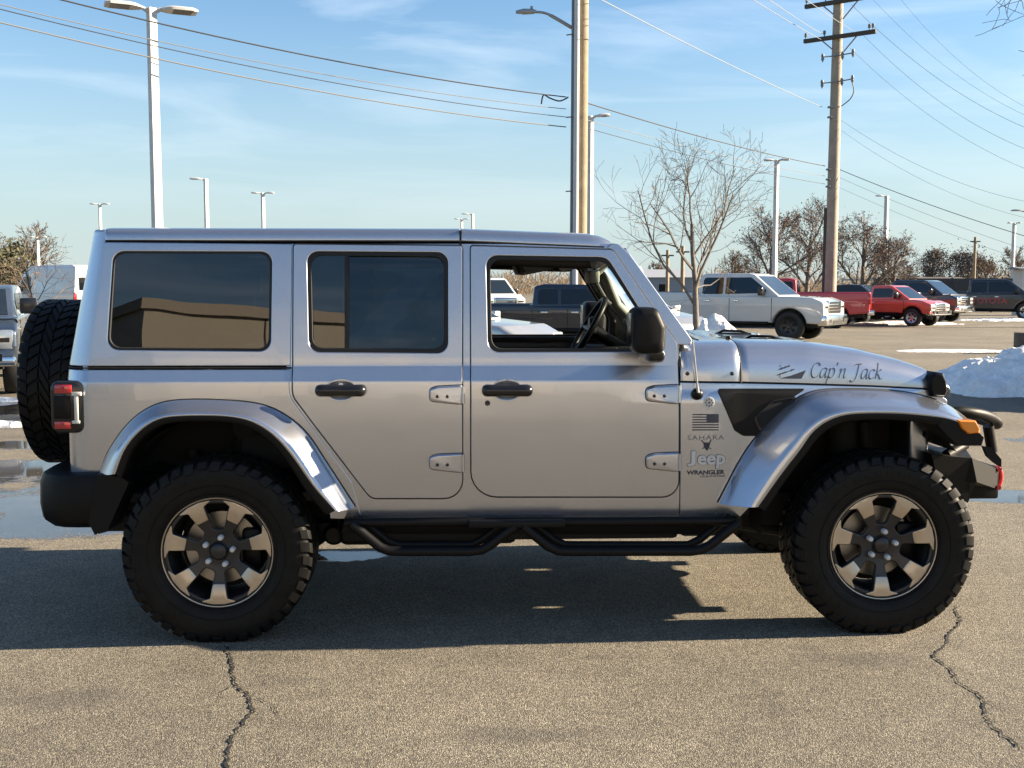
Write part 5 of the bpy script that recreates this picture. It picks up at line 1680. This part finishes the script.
mb = MB(); mb.tube([(-.15, -.27, 0), (-.12, -.25, 12.4)], .075, 10); mb.build('white_conduit', M['conduit'], t)
mb = MB(); mb.tube([(-.245, -.08, 0), (-.205, -.08, 12.4)], .052, 10); mb.build('dark_conduit', M['conduit_dark'], t)
for z in (2.2, 4.2, 6.2, 8.4):
    mb = MB(); mb.tube([(-.40, -.06, z), (-.2, -.185, z), (.0, -.19, z)], .018, 6); mb.build('strap', M['conduit_dark'], t)
ha = wp(570, 26, DP).z
mb = MB(); mb.tube(catmull([(-.25, 0, ha - .05), (-.9, -.05, ha + .30), (-1.25, -.05, ha + .36)], 6), [.05] * 6 + [.035] * 7, 8); ar = mb.build('lamp_arm', M['pole_grey'], t)
mb = MB(); mb.loft([[(-1.22 - x, -.05 + y * k * .14, ha + .36 + z * k - x * .02) for y, z in ((-1, -.03), (1, -.03), (1, .03), (.5, .08), (-.5, .08), (-1, .03))] for x, k in ((0, .5), (.1, .9), (.35, 1), (.56, .5))], True, True); mb.lathe([(.0001, .07), (.04, .07), (.04, 0)], 10, 'Z', c=(-1.35, -.05, ha + .44)); mb.build('street_lamp', M['pole_grey'], t, 30)
mb = MB(); mb.tube(catmull([(-.34, -.02, wp(570, 97, DP).z), (-.42, 0, wp(570, 97, DP).z - .05), (-.6, 0, wp(570, 101, DP).z), (-.85, 0, wp(570, 98, DP).z), (-1.02, 0, wp(570, 95, DP).z), (-1.08, 0, wp(570, 104, DP).z)], 5), .02, 6); mb.build('cable_loop', M['wire_black'], t)

DQ = 47.0
KQ = DQ / 37.0
def crossarm(parent, px, pz, half, yaw, tilt=0.0, ins=3, th=.065):
    q = Matrix.Translation((px, -.22, pz)) @ Matrix.Rotation(yaw, 4, 'Z')
    mb = MB(); mb.bbox((-half, -th, -th), (half, th, th), .012, mat=q); ca = mb.build('crossarm', M['wood_dark'], parent)
    for s in (-1, 1):
        mb = MB(); mb.tube([q @ Vector((s * half * .5, .0, -.04)), q @ Vector((s * .05, .1, -.55))], .022, 6); mb.build('brace', M['conduit_dark'], ca)
    for x in ((-.95, -.42, .92, .82)[:ins]):
        mb = MB(); mb.lathe([(.0001, .20), (.035, .19), (.055, .14), (.035, .12), (.055, .08), (.02, .06), (.018, 0)], 10, 'Z', c=q @ Vector((x * half, 0, th))); mb.build('insulator', M['wire_pale'], ca)
    return q
t2 = thing('utility_pole', 'pale utility pole with two dark crossarms behind the red pickup', 'utility pole', (gx(829, DQ), DQ, 0)); t2.scale = (KQ, KQ, KQ)
mb = MB(); mb.tube([(0, 0, 0), (.03, 0, 5.5), (.05, 0, 11.6)], [.205, .185, .15], 18); mb.build('wooden_pole', M['pole_wood_pale'], t2)
z38, z3 = wp(833, 38, DQ).z / KQ, wp(833, 3, DQ).z / KQ
crossarm(t2, .04, z38, 1.2, R(-38), ins=4); crossarm(t2, .05, z3, 1.2, R(-38), ins=3)
for v in (57, 83):
    z = wp(833, v, DQ).z / KQ
    mb = MB(); mb.tube([(-.48, -.25, z - .05), (.0, -.2, z), (.50, -.15, z + .10)], .022, 6); b_ = mb.build('bracket', M['conduit_dark'], t2)
    for x, dz in ((-.48, -.05), (.16, .02), (.50, .10)):
        mb = MB(); mb.lathe([(.0001, .12), (.04, .10), (.055, .02), (.035, -.02), (.055, -.06), (.0001, -.18)], 10, 'Z', c=(x, -.22, z + dz)); mb.build('insulator', M['conduit_dark'], b_)
mb = MB(); mb.tube(catmull([(.50, -.2, wp(833, 83, DQ).z / KQ), (.56, -.2, wp(833, 92, DQ).z / KQ), (.45, -.2, wp(833, 100, DQ).z / KQ), (.18, -.15, wp(833, 107, DQ).z / KQ)], 5), .018, 6); mb.build('cable_loop', M['wire_black'], t2)
for v in (108, 118, 170, 180, 187):
    z = wp(831, v, DQ).z / KQ; mb = MB(); mb.bbox((-.26, -.22, z - .03), (-.12, -.10, z + .03), .01); mb.build('clamp', M['conduit_dark'], t2)
t3 = thing('pole_stub', 'short weathered pole stub strapped beside the pale utility pole', 'pole', (gx(825.2, DQ + .1), DQ + .1, 0))
mb = MB(); mb.tube([(0, 0, 0), (0, 0, wp(825, 208, DQ).z)], [.19, .17], 12); mb.build('wooden_pole', M['wood_dark'], t3)
t4 = thing('utility_pole', 'utility pole beyond the right edge whose crossarm ends reach into the picture', 'utility pole', (gx(1052, 44), 44, 0))
mb = MB(); mb.tube([(0, 0, 0), (0, 0, 9.5)], [.18, .14], 14); mb.build('wooden_pole', M['pole_wood_pale'], t4)
for v in (133, 153, 173): crossarm(t4, 0, wp(1030, v, 44).z, 1.22, R(4), ins=2, th=.05)
for u, d, v, lab in ((973, 110, 237, 'thin distant wooden pole among the trees at right'), (667, 90, 250, 'thin distant pole left of the bare tree trunk'), (682, 84, 246, 'pale distant pole just left of the bare tree trunk')):
    t = thing('utility_pole', lab, 'utility pole', (gx(u, d), d, 0)); mb = MB(); hh = wp(u, v, d).z
    mb.tube([(0, 0, 0), (0, 0, hh)], [.17, .13], 10); mb.build('wooden_pole', M['pole_wood'], t); mb = MB(); mb.bbox((-.5, -.1, hh - .5), (.5, 0, hh - .38), .01); mb.build('crossarm', M['wood_dark'], t)

def wire(a, b, sag, r, mt, label, n=28):
    a, b = Vector(a), Vector(b)
    o = a.lerp(b, .5)
    pts = []
    for k in range(n + 1):
        t_ = k / n; p = a.lerp(b, t_); p.z -= sag * 4 * t_ * (1 - t_); pts.append(p - o)
    mb = MB(); mb.tube(pts, r, 6)
    w = mb.build('power_line', mt, None); w.location = o
    return tag(w, label, 'power line', 'overhead wires')
WL = [(-13.2, 5.5, 97, .016, 'wire_black', 'uppermost dark overhead cable left of the tall wooden pole'), (-9.4, 19, 109, .010, 'wire_pale', 'thin pale wire second from the top left of the wooden pole'),
      (-9.0, 19.5, 117, .010, 'wire_black', 'thin dark wire third from the top left of the wooden pole'), (-8.6, 30, 127, .015, 'wire_pale', 'lowest pale twisted cable left of the tall wooden pole')]
for (ux, vl, vr, r, mt, lab), v0, ul in zip(WL, (-48, -26, -22, -8), (-120, -120, -120, -120)):
    wire(wp(ul, v0, 21), wp(566, vr, DP), .30, r, M[mt], lab)
for (va, vb, r, mt, lab) in ((103, 166, .016, 'wire_black', 'thickest dark cable between the two utility poles'), (120, 176, .009, 'wire_pale', 'thin wire below the thick cable between the utility poles'), (128, 184, .010, 'wire_black', 'lowest wire between the two utility poles')):
    wire(wp(587, va, DP), wp(825, vb, DQ), .12, r, M[mt], lab)
for (ua, va, da, vb, r, lab) in ((560, -22, 27, 107, .013, 'pale slanting wire meeting the crossarm pole halfway down'), (640, -75, 27, 40, .011, 'pale wire running to the left end of the lower crossarm'), (690, -60, 27, 34, .011, 'pale wire just above the other at the left crossarm end'), (700, -80, 27, 12, .010, 'pale wire crossing in front of the crossarm pole top')):
    wire(wp(ua, va, da), wp(822 if vb != 12 else 858, vb if vb != 12 else 34, DQ), .10, r, M['wire_faint'], lab)
RF = [(836, 168, 1120, 262, .016, 'wire_black', 'thickest dark cable right of the crossarm pole'), (836, 176, 1120, 278, .009, 'wire_pale', 'wire just under the thick cable right of the crossarm pole'), (836, 186, 1120, 290, .008, 'wire_pale', 'lowest faint wire right of the crossarm pole'),
      (838, 118, 1045, 205, .008, 'wire_pale', 'faint wire leaving the middle of the crossarm pole to the right'), (838, 128, 1045, 222, .007, 'wire_pale', 'faint wire below the one leaving mid pole to the right'),
      (852, 5, 1036, 132, .010, 'wire_pale', 'upper wire from the top crossarm to the right edge'), (864, 36, 1036, 153, .009, 'wire_pale', 'wire from the right end of the lower crossarm'), (850, 48, 1036, 173, .008, 'wire_pale', 'faint wire under the lower crossarm running right'),
      (868, -6, 1036, 120, .007, 'wire_pale', 'faint wire from above the frame to the right edge'), (895, -8, 1036, 112, .007, 'wire_pale', 'faintest high wire at upper right')]
for ua, va, ub, vb, r, mt, lab in RF:
    wire(wp(ua, va, DQ), wp(ub, vb, 44), .55 if ub < 1100 else .25, r * (.8 if mt == 'wire_pale' else .9), M['wire_faint'] if mt == 'wire_pale' else M[mt], lab)

# ------------------------------------------------------------------ trees
M['bark'] = mat('bark_grey', (0.15, 0.135, 0.12), 0.9, noise=(9, (0.10, 0.088, 0.078), 1), bump=(40, .5, .01))
M['bark_brown'] = mat('bark_brown', (0.165, 0.135, 0.115), 0.9, noise=(9, (0.12, 0.098, 0.082), 1))
M['twig'] = mat('twig_brown', (0.13, 0.095, 0.068), 0.9)
M['dead_leaf'] = mat('dead_leaf', (0.16, 0.078, 0.055), 0.8, noise=(2.5, (0.105, 0.06, 0.045), 1))
def bare_tree(nm, label, loc, h, trunk_r, seed, spread=.75, levels=4, first=.28, kids=(7, 5, 4, 3), up=.35, mt=None, leaves=0, twig_r=.006, lean=(0, 0), group=None, droop=0.0, trunk_top=.85, reach=1.0):
    rnd = random.Random(seed)
    t = thing(nm, label, 'tree', loc, 0, group)
    tr, cr_ = MB(), MB()
    tips = []
    def grow(mb, p, d, ln, r, lvl):
        n = 5 if lvl < 2 else 4
        pts, rs = [p.copy()], [r]
        for i in range(n):
            wob = .16 if lvl else .05
            d = (d + Vector((rnd.gauss(0, wob), rnd.gauss(0, wob), rnd.gauss(0, wob) + (up * .12 if lvl else 0) - droop * (.2 if lvl > 1 else 0)))).normalized()
            p = p + d * ln / n
            pts.append(p.copy()); rs.append(max(twig_r, r * (1 - (.62 if lvl else .55) * (i + 1) / n)))
        mb.tube(pts, rs, 7 if lvl == 0 else 5 if lvl == 1 else 4 if lvl == 2 else 3)
        if lvl >= levels:
            tips.append((pts[-1], d)); tips.append((pts[len(pts) // 2], d)); return
        k = kids[lvl] if lvl < len(kids) else 3
        for i in range(k):
            f = (first if lvl == 0 else .22) + (1 - (first if lvl == 0 else .22)) * (i + rnd.uniform(.2, .9)) / k
            f = min(f, .99)
            idx = f * n; i0 = int(idx); q = pts[i0].lerp(pts[min(i0 + 1, n)], idx - i0)
            base = (pts[min(i0 + 1, n)] - pts[i0]).normalized()
            az = (i * 2.4 + rnd.uniform(-.5, .5)) if lvl == 0 else rnd.uniform(0, 6.28)
            side = base.orthogonal().normalized()
            side = Matrix.Rotation(az, 3, base) @ side
            ang = spread * rnd.uniform(.7, 1.25)
            nd = (base * math.cos(ang) + side * math.sin(ang)).normalized()
            if lvl < 2: nd = (nd + Vector((0, 0, up * .5))).normalized()
            l2 = ln * rnd.uniform(.50, .74) * (reach if lvl == 0 else 1) * (1.05 - .45 * f if lvl == 0 else 1.0 - .3 * f)
            grow(cr_, q, nd, l2, rs[i0] * rnd.uniform(.42, .62), lvl + 1)
    grow(tr, Vector((0, 0, -.05)), Vector((lean[0], lean[1], 1)).normalized(), h * trunk_top, trunk_r, 0)
    zs = max(v[2] for v in cr_.v); k = h / zs
    for m_ in (tr, cr_): m_.v = [(x * k, y * k, z * k) for x, y, z in m_.v]
    tr.build('trunk', mt or M['bark'], t, 60, False); c = cr_.build('crown', mt or M['bark'], t, 60, False)
    if leaves:
        lf = MB()
        for p, d in tips:
            p = p * k
            for _ in range(leaves):
                if rnd.random() < .76: continue
                q = p + Vector((rnd.gauss(0, .16), rnd.gauss(0, .16), rnd.gauss(0, .16)))
                a = Vector((rnd.uniform(-1, 1), rnd.uniform(-1, 1), rnd.uniform(-1, 1))).normalized() * .06
                b = Vector((rnd.uniform(-1, 1), rnd.uniform(-1, 1), rnd.uniform(-1, 1))).normalized() * .045
                lf.add([q - a, q + b, q + a, q - b], [(0, 1, 2, 3)])
        lf.build('dead_leaves', M['dead_leaf'], c, 0, False)
    return t
bare_tree('bare_tree', 'bare grey tree with wide branches standing left of the white pickup', at_(697, 23.0), 4.9, .085, 11, spread=.80, levels=4, first=.30, kids=(8, 6, 4, 3), up=.45, twig_r=.0036, lean=(.03, 0), trunk_top=.62, reach=1.5)
bare_tree('bare_tree', 'thin bare sapling in front of the white cargo van', at_(41, 30), 3.1, .05, 5, spread=.95, levels=3, first=.25, kids=(16, 5, 4), up=.15, twig_r=.005, mt=M['twig'], trunk_top=.95)
for i, (u, d, h, sd, lab) in enumerate([(768, 58, 5.9, 3, 'brown leafed tree just right of the white light pole behind the pickup'), (806, 60, 6.6, 8, 'taller tree with dry brown leaves left of the crossarm pole'), (862, 62, 5.9, 9, 'tree with dry red brown leaves right of the crossarm pole'), (893, 66, 5.0, 14, 'lower brown leafed tree right of the single headed light pole')]):
    bare_tree('leafy_winter_tree', lab, at_(u, d), h, .17, sd, spread=.72, levels=4, first=.18, kids=(9, 7, 6, 4), up=.3, mt=M['bark_brown'], leaves=1, twig_r=.010, group='winter trees behind the pickups', trunk_top=.7)
bare_tree('bare_tree', 'tall bare tree in the woods behind the cargo van', at_(32, 120), 8.8, .28, 21, spread=.6, levels=4, first=.3, kids=(9, 6, 4, 3), up=.4, mt=M['twig'], twig_r=.028)
bare_tree('bare_tree', 'bare tree at the extreme left edge beside the evergreen', at_(-2, 110), 7.6, .26, 22, spread=.7, levels=4, first=.2, kids=(9, 6, 4, 3), up=.3, mt=M['twig'], twig_r=.028)
bare_tree('bare_tree', 'bare tree whose drooping twigs hang into the upper right corner', at_(1222, 17), 10.2, .2, 33, spread=.85, levels=4, first=.58, kids=(12, 8, 6, 4), up=.1, twig_r=.005, droop=.25, trunk_top=.75)
for k, (u, d, h, sd) in enumerate([(930, 150, 6.8, 51), (985, 140, 5.5, 52), (1018, 130, 6.5, 53), (735, 130, 6.0, 54), (655, 140, 5.0, 55), (905, 160, 5.5, 56)]):
    lab = ['bare tree in the far row beside the dense dark tree', 'bare tree in the far row above the black crew cab pickup', 'bare tree in the far row at the right edge', 'bare tree in the far row above the white pickup cab', 'bare tree in the far row above the sloping windshield post', 'bare tree in the far row over the small faded red pickup'][k]
    bare_tree('bare_tree', lab, at_(u, d), h, .2, sd, spread=.7, levels=3, first=.15, kids=(10, 8, 6), up=.3, mt=M['twig'], twig_r=.03, group='bare trees of the far row', trunk_top=.8)

# crowns of many small leaf faces
def leafy(nm, label, loc, h, w, seed, cols, leaf=.22, n=2600, conif=False, group=None):
    rnd = random.Random(seed)
    t = thing(nm, label, 'tree', loc, 0, group)
    mb = MB(); mb.tube([(0, 0, 0), (0, 0, h * .85)], [h * .025, h * .008], 8); mb.build('trunk', M['bark_brown'], t)
    clumps = []
    for k in range(26):
        z = rnd.uniform(.12, .92) * h
        rr = w * (.5 * (1 - z / h) + .08 if conif else .5 * math.sin(math.pi * min(1, max(0, (z / h - .02)))) ** .6)
        a = rnd.uniform(0, 6.28); q = rnd.uniform(.2, 1) ** .6 * rr
        clumps.append((Vector((q * math.cos(a), q * math.sin(a), z)), rnd.uniform(.10, .24) * w))
    lf = MB()
    for i in range(n):
        c, r = rnd.choice(clumps)
        p = c + Vector((rnd.gauss(0, 1), rnd.gauss(0, 1), rnd.gauss(0, .7))) * r * .55
        if p.z < .1: continue
        a = Vector((rnd.uniform(-1, 1), rnd.uniform(-1, 1), rnd.uniform(-1, 1))).normalized() * leaf
        b = Vector((rnd.uniform(-1, 1), rnd.uniform(-1, 1), rnd.uniform(-1, 1))).normalized() * leaf * .6
        lf.add([p - a, p + b, p + a, p - b], [(0, 1, 2, 3)], rnd.randrange(len(cols)))
    lf.build('crown', cols, t, 0, False)
    return t
G1 = [mat('evergreen_a', (0.055, 0.06, 0.028), .8), mat('evergreen_b', (0.09, 0.085, 0.04), .8), mat('evergreen_c', (0.035, 0.042, 0.02), .8)]
B1 = [mat('brush_a', (0.12, 0.085, 0.05), .9), mat('brush_b', (0.17, 0.115, 0.065), .9), mat('brush_c', (0.085, 0.062, 0.042), .9)]
D1 = [mat('dark_crown_a', (0.115, 0.10, 0.088), .9), mat('dark_crown_b', (0.15, 0.13, 0.112), .9)]
leafy('evergreen_tree', 'dull green evergreen beside the cargo van at far left', at_(14, 100), 5.6, 4.6, 1, G1)
leafy('evergreen_tree', 'dull green evergreen cut by the left edge', at_(-6, 95), 4.9, 3.6, 2, G1)
leafy('dense_tree', 'dense dark round topped tree in the far row at right', at_(949, 150), 6.7, 8.0, 3, D1, leaf=.15, n=10000)
leafy('dense_tree', 'lower dense brown tree right of the dense dark one', at_(976, 155), 5.2, 6.0, 4, B1, leaf=.15, n=6000)

# far woods: one brown mass along the horizon, thin upright twigs in clumps
def woods():
    rnd = random.Random(77)
    mb = MB()
    def hgt(u):
        if u < 120: return 6.5 + 2.0 * math.sin(u * .07) + 1.0 * math.sin(u * .21)
        if u < 640: return 5.0 + 1.2 * math.sin(u * .05)
        return 4.6 + 1.2 * math.sin(u * .045) + .6 * math.sin(u * .17)
    for i in range(24000):
        u = rnd.uniform(-80, 1110); d = rnd.uniform(190, 245)
        x = gx(u, d); H_ = hgt(u) * rnd.uniform(.45, 1.08) * d / 200
        z0 = rnd.uniform(0, H_ * .75); z1 = min(H_, z0 + rnd.uniform(.4, 1.5))
        w = rnd.uniform(.03, .11)
        dx = rnd.gauss(0, .75); dy = rnd.uniform(-.3, .3)
        mb.add([(x - w, d, z0), (x + w, d + .1, z0), (x + dx + w * .3, d + dy, z1), (x + dx - w * .3, d + dy, z1)], [(0, 1, 2, 3)], rnd.choice((0, 0, 1, 2)))
    o = mb.build('far_woods', B1, None, 0, False)
    tag(o, 'brown leafless woods along the horizon', 'woods', None, 'stuff')
woods()

# ------------------------------------------------------------------ far buildings and fence
M['wall_pale'] = mat('wall_pale', (0.42, 0.42, 0.41), .8, noise=(2, (.36, .355, .345), 1)); M['roof_grey'] = mat('roof_grey', (0.16, 0.18, 0.21), .6); M['siding'] = mat('siding', (0.20, 0.235, 0.28), .7); M['brick_far'] = mat('brick_far', (0.24, 0.15, 0.11), .85)
def far_building(label, u0, u1, d, h, wallm, roofm, ridge=.8, depth=9):
    x0, x1 = gx(u0, d), gx(u1, d)
    t = thing('building', label, 'building', ((x0 + x1) / 2, d, 0))
    w = (x1 - x0) / 2
    mb = MB(); mb.box((-w, 0, 0), (w, depth, h)); wl2 = mb.build('wall', wallm, t)
    mb = MB(); mb.loft([[(x, -.3, h), (x, depth / 2, h + ridge), (x, depth + .3, h), (x, depth / 2, h - .05)] for x in (-w - .3, w + .3)], True, True); mb.build('roof', roofm, t, 0)
    n = max(1, int(2 * w / 3))
    for k in range(n):
        x = -w + (k + .5) * 2 * w / n
        mb = MB(); mb.box((x - .55, -.04, h * .38), (x + .55, .02, h * .72)); fr = mb.build('window', M['car_glass'], t)
        mb = MB(); mb.bbox((x - .65, -.07, h * .33), (x + .65, -.005, h * .37), .01); mb.build('sill', M['wall_pale'], fr)
    return t
far_building('low blue grey building with a snowy roof seen beyond the windshield post', 636, 692, 118, 2.6, M['siding'], mat('snow_roof', (0.30, 0.32, 0.35), .6), .9)
far_building('low reddish brick building under the far trees at right', 928, 972, 132, 2.3, M['brick_far'], mat('roof_brown', (.09, .075, .065), .8), .5)
far_building('pale white walled building at the right edge', 1021, 1064, 62, 2.6, mat('white_wall', (.62, .6, .55), .8), M['roof_grey'], .1, 1.2)
t = thing('fence', 'long dark slatted fence behind the parked trucks at right', 'fence', (0, 0, 0))
x0, x1 = gx(872, 70), gx(1030, 70)
mb = MB()
n = int((x1 - x0) / .16)
for k in range(n): mb.box((x0 + k * .16, 70, .05), (x0 + k * .16 + .145, 70.03, 2.12))
mb.build('slat_panel', mat('fence_dark', (0.028, 0.032, 0.04), .7), t)
for k in range(int((x1 - x0) / 2.5) + 1):
    mb = MB(); mb.box((x0 + k * 2.5 - .05, 70.04, 0), (x0 + k * 2.5 + .05, 70.14, 2.18)); mb.build('post', M['conduit_dark'], t)
t = thing('fence', 'white rail fence between the crossarm pole and the far trees', 'fence', (0, 0, 0))
x0, x1 = gx(842, 66), gx(872, 66)
for z in (1.2, 1.95):
    mb = MB(); mb.bbox((x0, 66, z), (x1, 66.06, z + .12), .01); mb.build('rail', M['pole_white'], t)
for k in range(4): mb = MB(); xx = x0 + (x1 - x0) * k / 3; mb.bbox((xx - .05, 66.065, 0), (xx + .05, 66.16, 2.1), .01); mb.build('post', M['pole_white'], t)

# the wooden bollard at the right edge
t = thing('wooden_post', 'short stout wooden post at the right edge by the snow pile', 'post', at_(1022.5, 26.6))
mb = MB(); mb.bbox((-.16, -.16, -.1), (.16, .16, .50), .02); mb.build('post', mat('bollard_wood', (0.10, 0.088, 0.075), .9, noise=(8, (.06, .052, .045), 1), bump=(25, .6, .03)), t)

# ------------------------------------------------------------------ snow
def snow_mat():
    m = mat('snow', (0.90, 0.90, 0.91), .7, noise=(5.5, (.78, .775, .765), 1))
    nt = m.node_tree; b = nt.nodes['Principled BSDF']
    b.inputs['Subsurface Weight'].default_value = .15; b.inputs['Subsurface Radius'].default_value = (.05, .06, .08)
    tc = nt.nodes.new('ShaderNodeTexCoord'); v = nt.nodes.new('ShaderNodeTexVoronoi'); v.inputs['Scale'].default_value = 7
    n = nt.nodes.new('ShaderNodeTexNoise'); n.inputs['Scale'].default_value = 18; n.inputs['Detail'].default_value = 8
    nt.links.new(tc.outputs['Object'], v.inputs[0]); nt.links.new(tc.outputs['Object'], n.inputs['Vector'])
    ad = nt.nodes.new('ShaderNodeMath'); nt.links.new(v.outputs['Distance'], ad.inputs[0]); nt.links.new(n.outputs[0], ad.inputs[1])
    bp = nt.nodes.new('ShaderNodeBump'); bp.inputs['Strength'].default_value = .8; bp.inputs['Distance'].default_value = .06
    nt.links.new(ad.outputs[0], bp.inputs['Height']); nt.links.new(bp.outputs[0], b.inputs['Normal'])
    return m
M['snow'] = snow_mat()
from mathutils import noise as mn
def snow_pile(nm, label, loc, rx, ry, h, seed, res=70, pw=1.0, ridge=None):
    mb = MB(); vs = []; N_ = res
    off = Vector((seed * 7.3, seed * 3.1, 0))
    for j in range(N_ + 1):
        for i in range(N_ + 1):
            x = (i / N_ * 2 - 1) * rx * 1.15; y = (j / N_ * 2 - 1) * ry * 1.15
            q = Vector((x, y, 0)) + off
            r = math.sqrt((x / rx) ** 2 + (y / ry) ** 2) + .22 * mn.noise(q * 1.6) + .10 * mn.noise(q * 4.5)
            f = max(0.0, 1 - r) ** pw
            z = h * f
            if f > 0:
                z *= 1 + .45 * mn.noise(q * 2.1 + Vector((0, 0, 5)))
                z += .16 * h * min(1, f * 4) * abs(mn.noise(q * 5.5)) + .10 * h * min(1, f * 5) * mn.voronoi(q * 4.2)[0][0]
            vs.append((x, y, z - .012 if f <= 0 else max(.0, z)))
    fs = []
    for j in range(N_):
        for i in range(N_):
            ids = (j * (N_ + 1) + i, j * (N_ + 1) + i + 1, (j + 1) * (N_ + 1) + i + 1, (j + 1) * (N_ + 1) + i)
            if any(vs[k][2] > 0 for k in ids): fs.append(ids)
    mb.add(vs, fs)
    o = mb.build(nm, M['snow'], None, 50); o.location = loc
    return tag(o, label, 'snow pile')
snow_pile('snow_pile', 'large shaded blue snow pile at the right edge beyond the front bumper', (gx(1080, 16.8), 17.2, 0), 2.15, 1.8, .66, 2, 90, .8)
snow_pile('snow_pile', 'bright sunlit snow heap at the foot of the bare tree', (gx(718, 20.5), 20.9, 0), 1.55, .9, .80, 5, 60, .9)
def snow_strip(label, u0, u1, d, wid, h, seed, sub=''):
    x0, x1 = gx(u0, d), gx(u1, d)
    o = snow_pile('snow_strip', label, ((x0 + x1) / 2, d, 0), (x1 - x0) / 2, wid, h, seed, 60, .5)
    o['category'] = 'snow'
    return o
snow_strip('long thin line of snow under the wheels of the red pickups', 850, 960, 47.6, 1.1, .12, 11)
snow_strip('thin line of snow under the black crew cab pickup', 955, 1060, 52.6, 1.0, .12, 12)
snow_strip('thin strip of old snow left of the spare tyre', -40, 30, 12.6, .16, .06, 13)
snow_strip('thin pale snow line standing in for sky reflected on wet ice between the snow pile and the red pickups', 893, 1014, 27.5, .55, .035, 15)  # pale snow mesh in place of the sky's reflection on wet ice
snow_strip('narrow snow strip under the slate blue pickup', -30, 34, 15.4, .18, .05, 14)

# ------------------------------------------------------------------ the dealership building across the lot, behind the photographer (it shows in the glass and the paint)
M['stucco'] = mat('stucco', (0.45, 0.405, 0.335), .85, noise=(1.2, (.42, .375, .31), 1), bump=(40, .2, .01))
sedan('silver_sedan', 'unseen silver sedan added outside the right edge to shade the snow pile and ground', (9.9, 15.2, 0), R(-90), P_sil, L_=5.0)  # out-of-frame car added as a shadow caster for the snow pile and asphalt
def showroom():
    t = thing('showroom_building', 'cream walled showroom building reflected in the dark side windows', 'building', (-6.3, -14.0, 0), R(-32))
    L1, H_, D_ = 26, 5.3, 15
    # local: corner at the origin, sunlit wall along +x (faces +y), shaded wall along -y from the corner
    mb = MB(); mb.box((0, -D_, 0), (L1, -.0, H_)); mb.build('wall', M['stucco'], t)
    mb = MB(); mb.box((-.12, -D_ - .12, H_), (L1 + .12, .12, H_ + .35)); mb.build('parapet', mat('parapet', (.35, .31, .26), .8), t)
    for z in (2.0, 4.0):
        mb = MB(); mb.box((.0, .001, z - .02), (L1, .006, z + .02)); mb.build('joint', M['seal'], t)
    for k in range(5):
        x = 2.8 + k * 5.2
        mb = MB(); mb.box((x - .02, .0015, 0), (x + .02, .0065, H_)); mb.build('joint', M['seal'], t)
    for k in range(3):
        x = 4 + k * 7.4
        mb = MB(); mb.bbox((x, .0, .1), (x + 3.4, .09, 3.4), .03); d = mb.build('garage_door', M['wall_pale'], t)
        mb = MB(); mb.box((x + .3, .085, 2.0), (x + 3.1, .096, 2.5)); mb.build('pane', M['car_glass'], d)
    for k in range(4):
        y = -2 - k * 3.4
        mb = MB(); mb.box((-.03, y - 2.6, .4), (.02, y, 4.2)); mb.build('window', M['car_glass'], t)
showroom()
